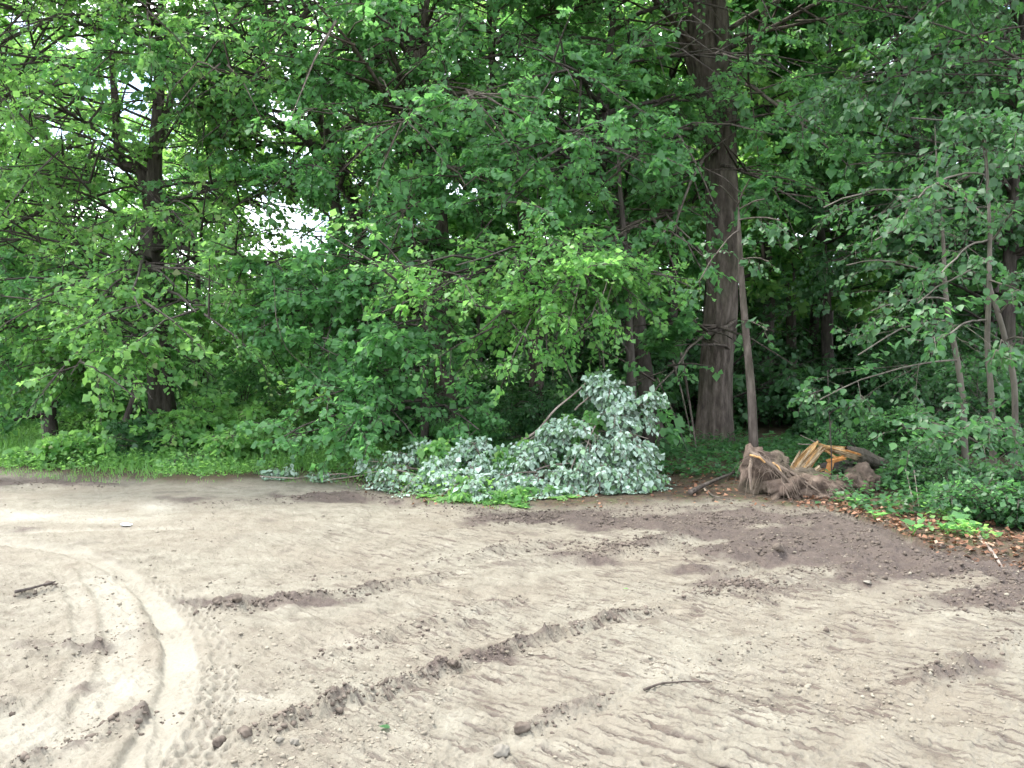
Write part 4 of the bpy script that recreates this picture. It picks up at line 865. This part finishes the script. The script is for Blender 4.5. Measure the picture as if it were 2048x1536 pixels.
def sub(parent, base, nm, pts, mat, seg=20, sides=8, relief=.2, seed=0, sq=None):
    w_ = [(*P(a_, b_, Y_), r_) for a_, b_, Y_, r_ in pts]; V, Fq = bark_tube(w_, seg, sides, relief, 8, 0, seed, .015)
    o = bpy.data.objects.new(nm, mesh_arrays(nm, V - base, Fq, M[mat], None, True)); C.collection.objects.link(o); o.parent = parent; return o
for q, pts in enumerate([[(1500, 905, 9.6, .03), (1520, 915, 9.5, .028), (1560, 945, 9.4, .022), (1600, 990, 9.3, .008)], [(1505, 910, 9.7, .022), (1498, 940, 9.5, .018), (1502, 980, 9.4, .010)], [(1545, 925, 9.7, .022), (1590, 950, 9.5, .02), (1640, 985, 9.3, .01)],
        [(1600, 955, 9.7, .03), (1660, 965, 9.5, .025), (1720, 1000, 9.3, .01)], [(1700, 955, 9.8, .06), (1660, 975, 9.6, .05), (1620, 985, 9.5, .03)], [(1560, 940, 9.5, .015), (1570, 980, 9.3, .012), (1585, 1010, 9.2, .005)], [(1480, 935, 9.9, .01), (1500, 900, 9.8, .01), (1530, 905, 9.6, .008), (1545, 960, 9.4, .003)]]):
    sub(root, rbase, 'root', pts, 'root', seed=q)
o = sub(root, rbase, 'root', [(1500, 910, 9.52, .012), (1520, 915, 9.45, .014), (1530, 925, 9.45, .01)], 'wood', seed=9); o['label'] = 'broken root end showing pale orange wood'
o = sub(root, rbase, 'root', [(1546, 925, 9.5, .01), (1556, 932, 9.45, .013), (1563, 945, 9.42, .008)], 'wood', seed=10); o['label'] = 'short broken root end showing bright wood'
tb_ = G(1650, 960); tbase = np.array([tb_[0], tb_[1], gz(tb_[0], tb_[1])])
troot = empty('split_trunk', tbase, 'split fallen trunk with raw tan and orange wood behind the root plate', 'fallen trunk')
YS = 10.6
def slab(nm, pts, wid, mat, seed, lab=None):
    """splintered board: flattened ragged tube"""
    w_ = np.array([(*P(a_, b_, Y_), r_) for a_, b_, Y_, r_ in pts]); V, Fq = bark_tube(w_, 26, 22, .34, 26, 0, seed, .015)
    c0 = V.mean(0); V = V.copy(); V[:, 1] = c0[1] + (V[:, 1] - c0[1]) * wid
    o = bpy.data.objects.new(nm, mesh_arrays(nm, V - tbase, Fq, M[mat], None, True)); C.collection.objects.link(o); o.parent = troot
    if lab: o['label'] = lab
    return o
def bundle(pts, width, n, mats, seed, r=.013, depth=.10):
    """a torn piece of trunk: many splinters side by side, each its own part"""
    rg = np.random.default_rng(seed); q = np.array([P(a_, b_, Y_) for a_, b_, Y_ in pts]); tan = nrm(q[-1] - q[0]); up = nrm(np.cross(tan, [0, 1, 0]))
    for k in range(n):
        f = (k + .5) / n - .5; t0, t1 = rg.uniform(0, .22), rg.uniform(.8, 1); m_ = len(q) * 3
        qq = resample(np.c_[q, np.full(len(q), r)], m_); i0, i1 = int(t0 * m_), max(int(t1 * m_), int(t0 * m_) + 4); qq = qq[i0:i1].copy()
        bow = math.cos(f * math.pi) * depth
        qq[:, :3] += up * width * f + np.array([0, -bow, 0]) + rg.normal(0, .006, 3)
        tp = np.sin(np.linspace(.25, math.pi - .12, len(qq))); qq[:, 3] = r * rg.uniform(.7, 1.5) * np.clip(tp * 1.4, .15, 1)
        V, Fq = bark_tube(qq, 18, 7, .35, 14, 0, seed + k, .012)
        o = bpy.data.objects.new('splinter', mesh_arrays('splinter', V - tbase, Fq, M[mats[int(rg.integers(0, len(mats)))]], None, True)); C.collection.objects.link(o); o.parent = troot
W_ = ['wood', 'wood', 'wood', 'wood_tan', 'wood_orange']
def torn(p0, p1, wid, th, mat, seed, lab=None, nm='split_wood'):
    """a torn board of wood: rough-sided, jagged at both ends, grain lengthways"""
    rg = np.random.default_rng(seed); a_, b_ = P(*p0), P(*p1); L_ = np.linalg.norm(b_ - a_); tan = (b_ - a_) / L_; up = nrm(np.cross(tan, [0, 1, 0])); dp = np.cross(up, tan)
    nu, nv = 18, 14; uu = np.linspace(0, 1, nv); ext = rg.uniform(-.16, .14, (2, nv)) * L_ ; prof = rg.uniform(-.5, .5, nv) * th * .8 + np.cos((uu - .5) * math.pi) * th
    V = []
    for sgn in (1, -1):
        for j in range(nv):
            s_ = np.linspace(ext[0, j], L_ + ext[1, j], nu); wv = (uu[j] - .5) * wid * (1 + .12 * np.sin(s_ * 9 + seed)); d_ = sgn * (prof[j] + rg.normal(0, th * .06, nu)) * np.minimum(1, np.minimum(np.arange(nu), nu - 1 - np.arange(nu)) / 3.0)
            V.append(a_ + tan * s_[:, None] + up * wv[:, None] - dp * np.abs(d_)[:, None] * sgn)
    V = np.array(V).reshape(-1, 3); Fq = []
    for q in range(2):
        for j in range(nv - 1):
            for i in range(nu - 1):
                k0 = (q * nv + j) * nu + i; f = [k0, k0 + 1, k0 + nu + 1, k0 + nu]; Fq.append(f if q else f[::-1])
    for j in (0, nv - 1):
        for i in range(nu - 1): k0 = j * nu + i; k1 = (nv + j) * nu + i; Fq.append([k0, k0 + 1, k1 + 1, k1])
    for i in (0, nu - 1):
        for j in range(nv - 1): k0 = j * nu + i; k1 = (nv + j) * nu + i; Fq.append([k0, k1, k1 + nu, k0 + nu])
    o = bpy.data.objects.new(nm, mesh_arrays(nm, V - tbase, np.array(Fq), M[mat])); C.collection.objects.link(o); o.parent = troot
    if lab: o['label'] = lab
torn((1588, 952, YS), (1636, 893, YS), .20, .07, 'wood', 1, 'broad tan torn slab rising from the root plate')
torn((1604, 940, YS - .1), (1644, 896, YS - .1), .09, .04, 'wood_tan', 2)
torn((1578, 950, YS + .05), (1612, 905, YS + .05), .10, .04, 'wood_tan', 3)
torn((1634, 895, YS + .03), (1690, 902, YS + .1), .10, .05, 'wood', 4, 'upper tan slab running right from the peak')
torn((1668, 899, YS), (1724, 916, YS + .1), .09, .05, 'wood_tan', 5)
torn((1604, 950, YS - .1), (1650, 944, YS - .1), .08, .04, 'wood', 6)
torn((1655, 950, YS - .2), (1663, 922, YS - .2), .07, .03, 'wood_orange', 7, 'bright orange torn heartwood standing in the hollow')
torn((1656, 924, YS - .2), (1692, 914, YS - .2), .06, .03, 'wood_orange', 8)
torn((1626, 946, YS - .15), (1640, 934, YS - .15), .07, .03, 'wood_tan', 9)
for q, (a_, b_, w_, m__) in enumerate([((1586, 948, YS - .1), (1622, 898, YS - .12), .02, 'wood_tan'), ((1600, 946, YS - .12), (1634, 900, YS - .14), .02, 'wood'), ((1640, 889, YS - .05), (1700, 906, YS), .02, 'wood'), ((1576, 944, YS), (1600, 902, YS), .015, 'wood_tan'), ((1650, 900, YS - .05), (1676, 918, YS - .1), .02, 'wood'), ((1690, 900, YS), (1722, 910, YS), .015, 'wood_orange')]):
    torn(a_, b_, w_ * 1.6, .015, m__, 20 + q, nm='splinter')
slab('bark_shell', [(1690, 900, YS + .1, .05), (1720, 912, YS + .15, .09), (1750, 924, YS + .3, .07), (1790, 930, YS + .4, .03)], 1, 'bark', 7)
slab('bark_shell', [(1640, 935, YS + .3, .05), (1680, 935, YS + .3, .09), (1740, 940, YS + .4, .1)], 1, 'bark_dark', 8)
for q, (a_, b_) in enumerate([((1600, 870, YS), (1636, 887, YS)), ((1596, 888, YS), (1630, 890, YS)), ((1640, 884, YS), (1632, 878, YS))]):
    sub(troot, tbase, 'splinter', [(*a_, .004), (*b_, .009)], 'twig', 8, 6, seed=q)
stick('log', [(1818, 890), (1850, 882, .05), (1900, 870, .1)], .03, 'bark_smooth', 'tan fallen limb lying in the shade among the right-hand saplings', 'log', lift=.06)

# ------------------------------------------------------------------ saplings at right and the thin snapped pole
def thin_few(p_): return thin_out(p_, 3, .25)
def sapling(label, pts, Y, seed, explicit, auto=(0, 0, 0), leaf=.075, mat='leaf_dark', nb=5, ntw=4, nl=6, name='sapling', bark='bark_smooth', nleaf=0, **k):
    t_ = tree(name, label, 'sapling', px_trunk([(a_, b_, c_ * (.8 if name == 'sapling' else .9)) for a_, b_, c_ in pts], Y), mat, bark, seed, auto=auto, explicit=explicit, leaf=leaf, nb=nb, ntw=ntw, nl=nl, shape=LEAF6, sides=12, seg=40, flare=.15, brk=(.006, .002), limb_r=.015, relief=.06, hang=.5, keep=(KEEP if name == 'pole_tree' else thin_few), **k)
    return t_
s1 = sapling('sapling with the leftmost of the three bare stems at right, leaning left', [(1934, 905, 16), (1926, 820, 15), (1915, 720, 14), (1900, 630, 13), (1890, 560, 11), (1884, 480, 9), (1876, 380, 7), (1870, 250, 1.5)], 11.2, 701,
    [(P(1905, 640, 11.2), P(1720, 700, 9.6), .014), (P(1895, 600, 11.2), P(1760, 620, 9.8), .014), (P(1890, 560, 11.2), P(1700, 520, 10), .014), (P(1915, 720, 11.2), P(1640, 800, 9.8), .014), (P(1880, 450, 11.2), P(1760, 480, 9.6), .014), (P(1875, 380, 11.2), P(1650, 420, 9.8), .014), (P(1875, 360, 11.2), P(1980, 450, 9.8), .014)])
s2 = sapling('sapling with the straight middle stem, gently wavy, at right', [(1985, 1010, 17), (1984, 900, 15), (1978, 780, 14), (1972, 680, 13), (1976, 630, 12), (1978, 500, 10), (1974, 380, 7), (1968, 250, 1.5)], 9.6, 702,
    [(P(1972, 640, 9.6), P(1900, 680, 8.4), .012), (P(1978, 560, 9.6), P(2070, 600, 8.6), .012), (P(1975, 480, 9.6), P(1880, 540, 8.6), .012), (P(1984, 900, 9.6), P(1830, 860, 8.4), .012), (P(1984, 880, 9.6), P(2000, 860, 8.2), .010), (P(1970, 350, 9.6), P(1840, 400, 8.6), .012), (P(1969, 290, 9.6), P(1930, 230, 9.2), .01), (P(1969, 280, 9.6), P(2010, 240, 9.2), .01), (P(1969, 300, 9.6), P(1960, 220, 9), .01)])
s3 = sapling('rightmost grey sapling stem, kinked below its leafy crown', [(2030, 1010, 17), (2026, 860, 16), (2024, 760, 15), (2010, 660, 15), (2000, 625, 14), (1985, 580, 11), (1978, 540, 8), (1990, 430, 2)], 9.9, 703,
    [(P(2000, 625, 9.9), P(2080, 580, 9), .012), (P(2015, 680, 9.9), P(2090, 700, 8.6), .012), (P(2026, 860, 9.9), P(1920, 860, 8.6), .012), (P(2026, 880, 9.9), P(2070, 900, 8.6), .012), (P(1985, 520, 9.9), P(1850, 600, 9.2), .012), (P(1985, 480, 9.9), P(2070, 380, 9), .012)])
sapling('slender bare pole rising behind the root plate, leaves only at its top', [(1514, 950, 20), (1506, 880, 19), (1498, 760, 17), (1490, 660, 15), (1482, 560, 13), (1478, 480, 10), (1476, 400, 2)], 11, 704,
    [(P(1480, 520, 11), P(1540, 520, 10.2), .01), (P(1488, 640, 11), P(1540, 660, 10.4), .01), (P(1478, 460, 11), P(1400, 560, 10.2), .01), (P(1478, 440, 11), P(1560, 440, 10.2), .01), (P(1477, 410, 11), P(1440, 370, 10.6), .01), (P(1477, 410, 11), P(1500, 360, 10.6), .01), (P(1477, 420, 11), P(1530, 400, 10.4), .01)], mat='leaf_dark', bark='bark', name='pole_tree')
sapling('thin dark shoot growing up through the split trunk', [(1664, 960, 3), (1662, 900, 3), (1658, 820, 2.4), (1655, 740, 1.5)], 10.2, 705,
    [(P(1658, 830, 10.2), P(1720, 800, 9.8), .006), (P(1656, 780, 10.2), P(1620, 790, 9.9), .006)], bark='bark_dark', nb=5, ntw=4)
# large leaves of the near saplings, each a part
lm = {}
def big_leaves(root, pts, seed, size=.085, mat='leaf_mid'):
    rg = np.random.default_rng(seed); T, Fq = LEAF6
    if mat not in lm: lm[mat] = [mesh_arrays('leaf', T, Fq, M[mat], [('tint', 'FACE', np.full(len(Fq), tt_))]) for tt_ in (.3, .6, .9)]
    for p_ in pts:
        q = np.array(p_) - np.array(root.location); o = bpy.data.objects.new('leaf', lm[mat][int(rg.integers(0, 3))]); C.collection.objects.link(o); o.parent = root
        o.location = tuple(q); s_ = size * rg.uniform(.7, 1.2); o.scale = (s_, s_, s_); o.rotation_euler = (rg.uniform(-.9, -.1), rg.normal(0, .35), rg.uniform(1.8, 4.6))
rg = np.random.default_rng(31)
def line_pts(a, b, n, j=.12): 
    a, b = P(*a), P(*b); return [a + (b - a) * f_ + rg.normal(0, j, 3) * np.array([.5, .5, .35]) for f_ in rg.uniform(0, 1, n)]
big_leaves(s1, line_pts((1900, 600, 10.8), (1640, 800, 9.8), 46) + line_pts((1900, 640, 10.8), (1760, 640, 9.8), 22), 1)
big_leaves(s2, line_pts((1960, 600, 9.3), (1850, 620, 8.6), 26) + line_pts((1980, 840, 9.3), (1800, 880, 8.5), 40), 2)
big_leaves(s3, line_pts((2010, 600, 9.5), (2070, 580, 8.8), 24) + line_pts((2020, 850, 9.4), (1900, 860, 8.6), 34), 3)
# ------------------------------------------------------------------ leafy plants on the litter
def broad_plant(px, py, label, n, size, seed, mat='leaf_mid'):
    g = G(px, py); base = (g[0], g[1], gz(g[0], g[1])); r_ = empty('broadleaf_plant', base, label, 'plant'); rg = np.random.default_rng(seed); T, Fq = LEAF6
    W = T * np.array([1.25, 1.0, 1]); me = mesh_arrays('leaf', W, Fq, M[mat], [('tint', 'FACE', np.full(len(Fq), .8))]); ms = None
    for k in range(n):
        a = k * 2.4 + rg.uniform(-.3, .3); h = size * rg.uniform(.4, 1.0); s_ = size * rg.uniform(.7, 1.1)
        o = bpy.data.objects.new('leaf', me); C.collection.objects.link(o); o.parent = r_; o.location = (math.cos(a) * .04, math.sin(a) * .04, h); o.rotation_euler = (rg.uniform(.1, .8), rg.normal(0, .2), a - math.pi / 2); o.scale = (s_, s_, s_)
        V, Fq2 = tubes(np.array([[[0, 0, 0], [math.cos(a) * .015, math.sin(a) * .015, h * .5], [math.cos(a) * .04, math.sin(a) * .04, h]]]), np.array([[.004, .003, .002]]), 5)
        o = bpy.data.objects.new('stalk', mesh_arrays('stalk', V, Fq2, M['grass'], [('tint', 'FACE', np.full(len(Fq2), .6))])); C.collection.objects.link(o); o.parent = r_
    return r_
broad_plant(1826, 1086, 'broad-leaved bright green plant standing alone on the litter', 7, .10, 1)
broad_plant(1925, 1085, 'broad-leaved pale green plant nearer the right edge, ferny at its foot', 8, .11, 2)
broad_plant(1895, 1092, 'small rosette plant between the two broad-leaved ones', 7, .08, 3)
broad_plant(1750, 1052, 'little green tuft on the litter below the leafy bush', 9, .07, 4)
broad_plant(1712, 1022, 'bluish green seedling against the foot of the root plate', 7, .09, 5, 'leaf_mid')
# ------------------------------------------------------------------ bare vines
def vine(label, pts, r=.006, mat='twig', name='vine'):
    w_ = [(*P(a_, b_, Y_), r * (1 - .5 * q / len(pts))) for q, (a_, b_, Y_) in enumerate(pts)]; base = np.array(w_[0][:3]); V, Fq = bark_tube(w_, 26, 6, .05, 6, 0, 5, .03)
    o = mobj(name, mesh_arrays(name, V - base, Fq, M[mat], None, True)); o.location = tuple(base); return tag(o, label, 'vine')
vine('long thin grey stem bending down across the shade left of centre', [(548, 560, 12.2), (552, 640, 12), (575, 700, 12), (625, 745, 11.9), (670, 785, 11.9), (695, 828, 11.8)], .006, 'bark')
vine('hanging grey vine loop above the pale branch, left strand', [(1160, 560, 11.5), (1140, 640, 11.4), (1130, 690, 11.3), (1136, 730, 11.3), (1150, 765, 11.3)])
vine('hanging grey vine right of the looped one, reaching down to the bare limb', [(1215, 560, 11.6), (1190, 640, 11.5), (1150, 680, 11.4), (1112, 690, 11.4), (1090, 675, 11.4)])
vine('thin vertical vine dropping beside the yellow-green bough', [(1240, 520, 11.8), (1215, 600, 11.7), (1208, 680, 11.7), (1212, 740, 11.7)])
vine('pale stalk standing in the left bushes', [(88, 905, 13.5), (84, 850, 13.5), (80, 800, 13.5)], .008)

# ------------------------------------------------------------------ boughs reaching in from the right
tr_ = px_trunk([(2260, 960, 60), (2250, 700, 50), (2240, 400, 44), (2230, 100, 36), (2220, -200, 26)], 11.5)
tree('overhanging_tree', 'dim long-boughed tree at the right, its drooping boughs hanging in above the saplings', 'tree', tr_, 'leaf_dark', 'bark_dark', 801, auto=(3.6, 13, 34), az=(265, 75), limbL=(2.6, 5.5), nb=7, ntw=6, nl=8, keep=thin_out, leaf=.09, shape=LEAF6, sides=16, seg=36, brk=(.008, .003), limb_r=.018, hang=.7,
     explicit=[(P(2240, 300, 11.5), P(1760, 420, 10.2), .016)])
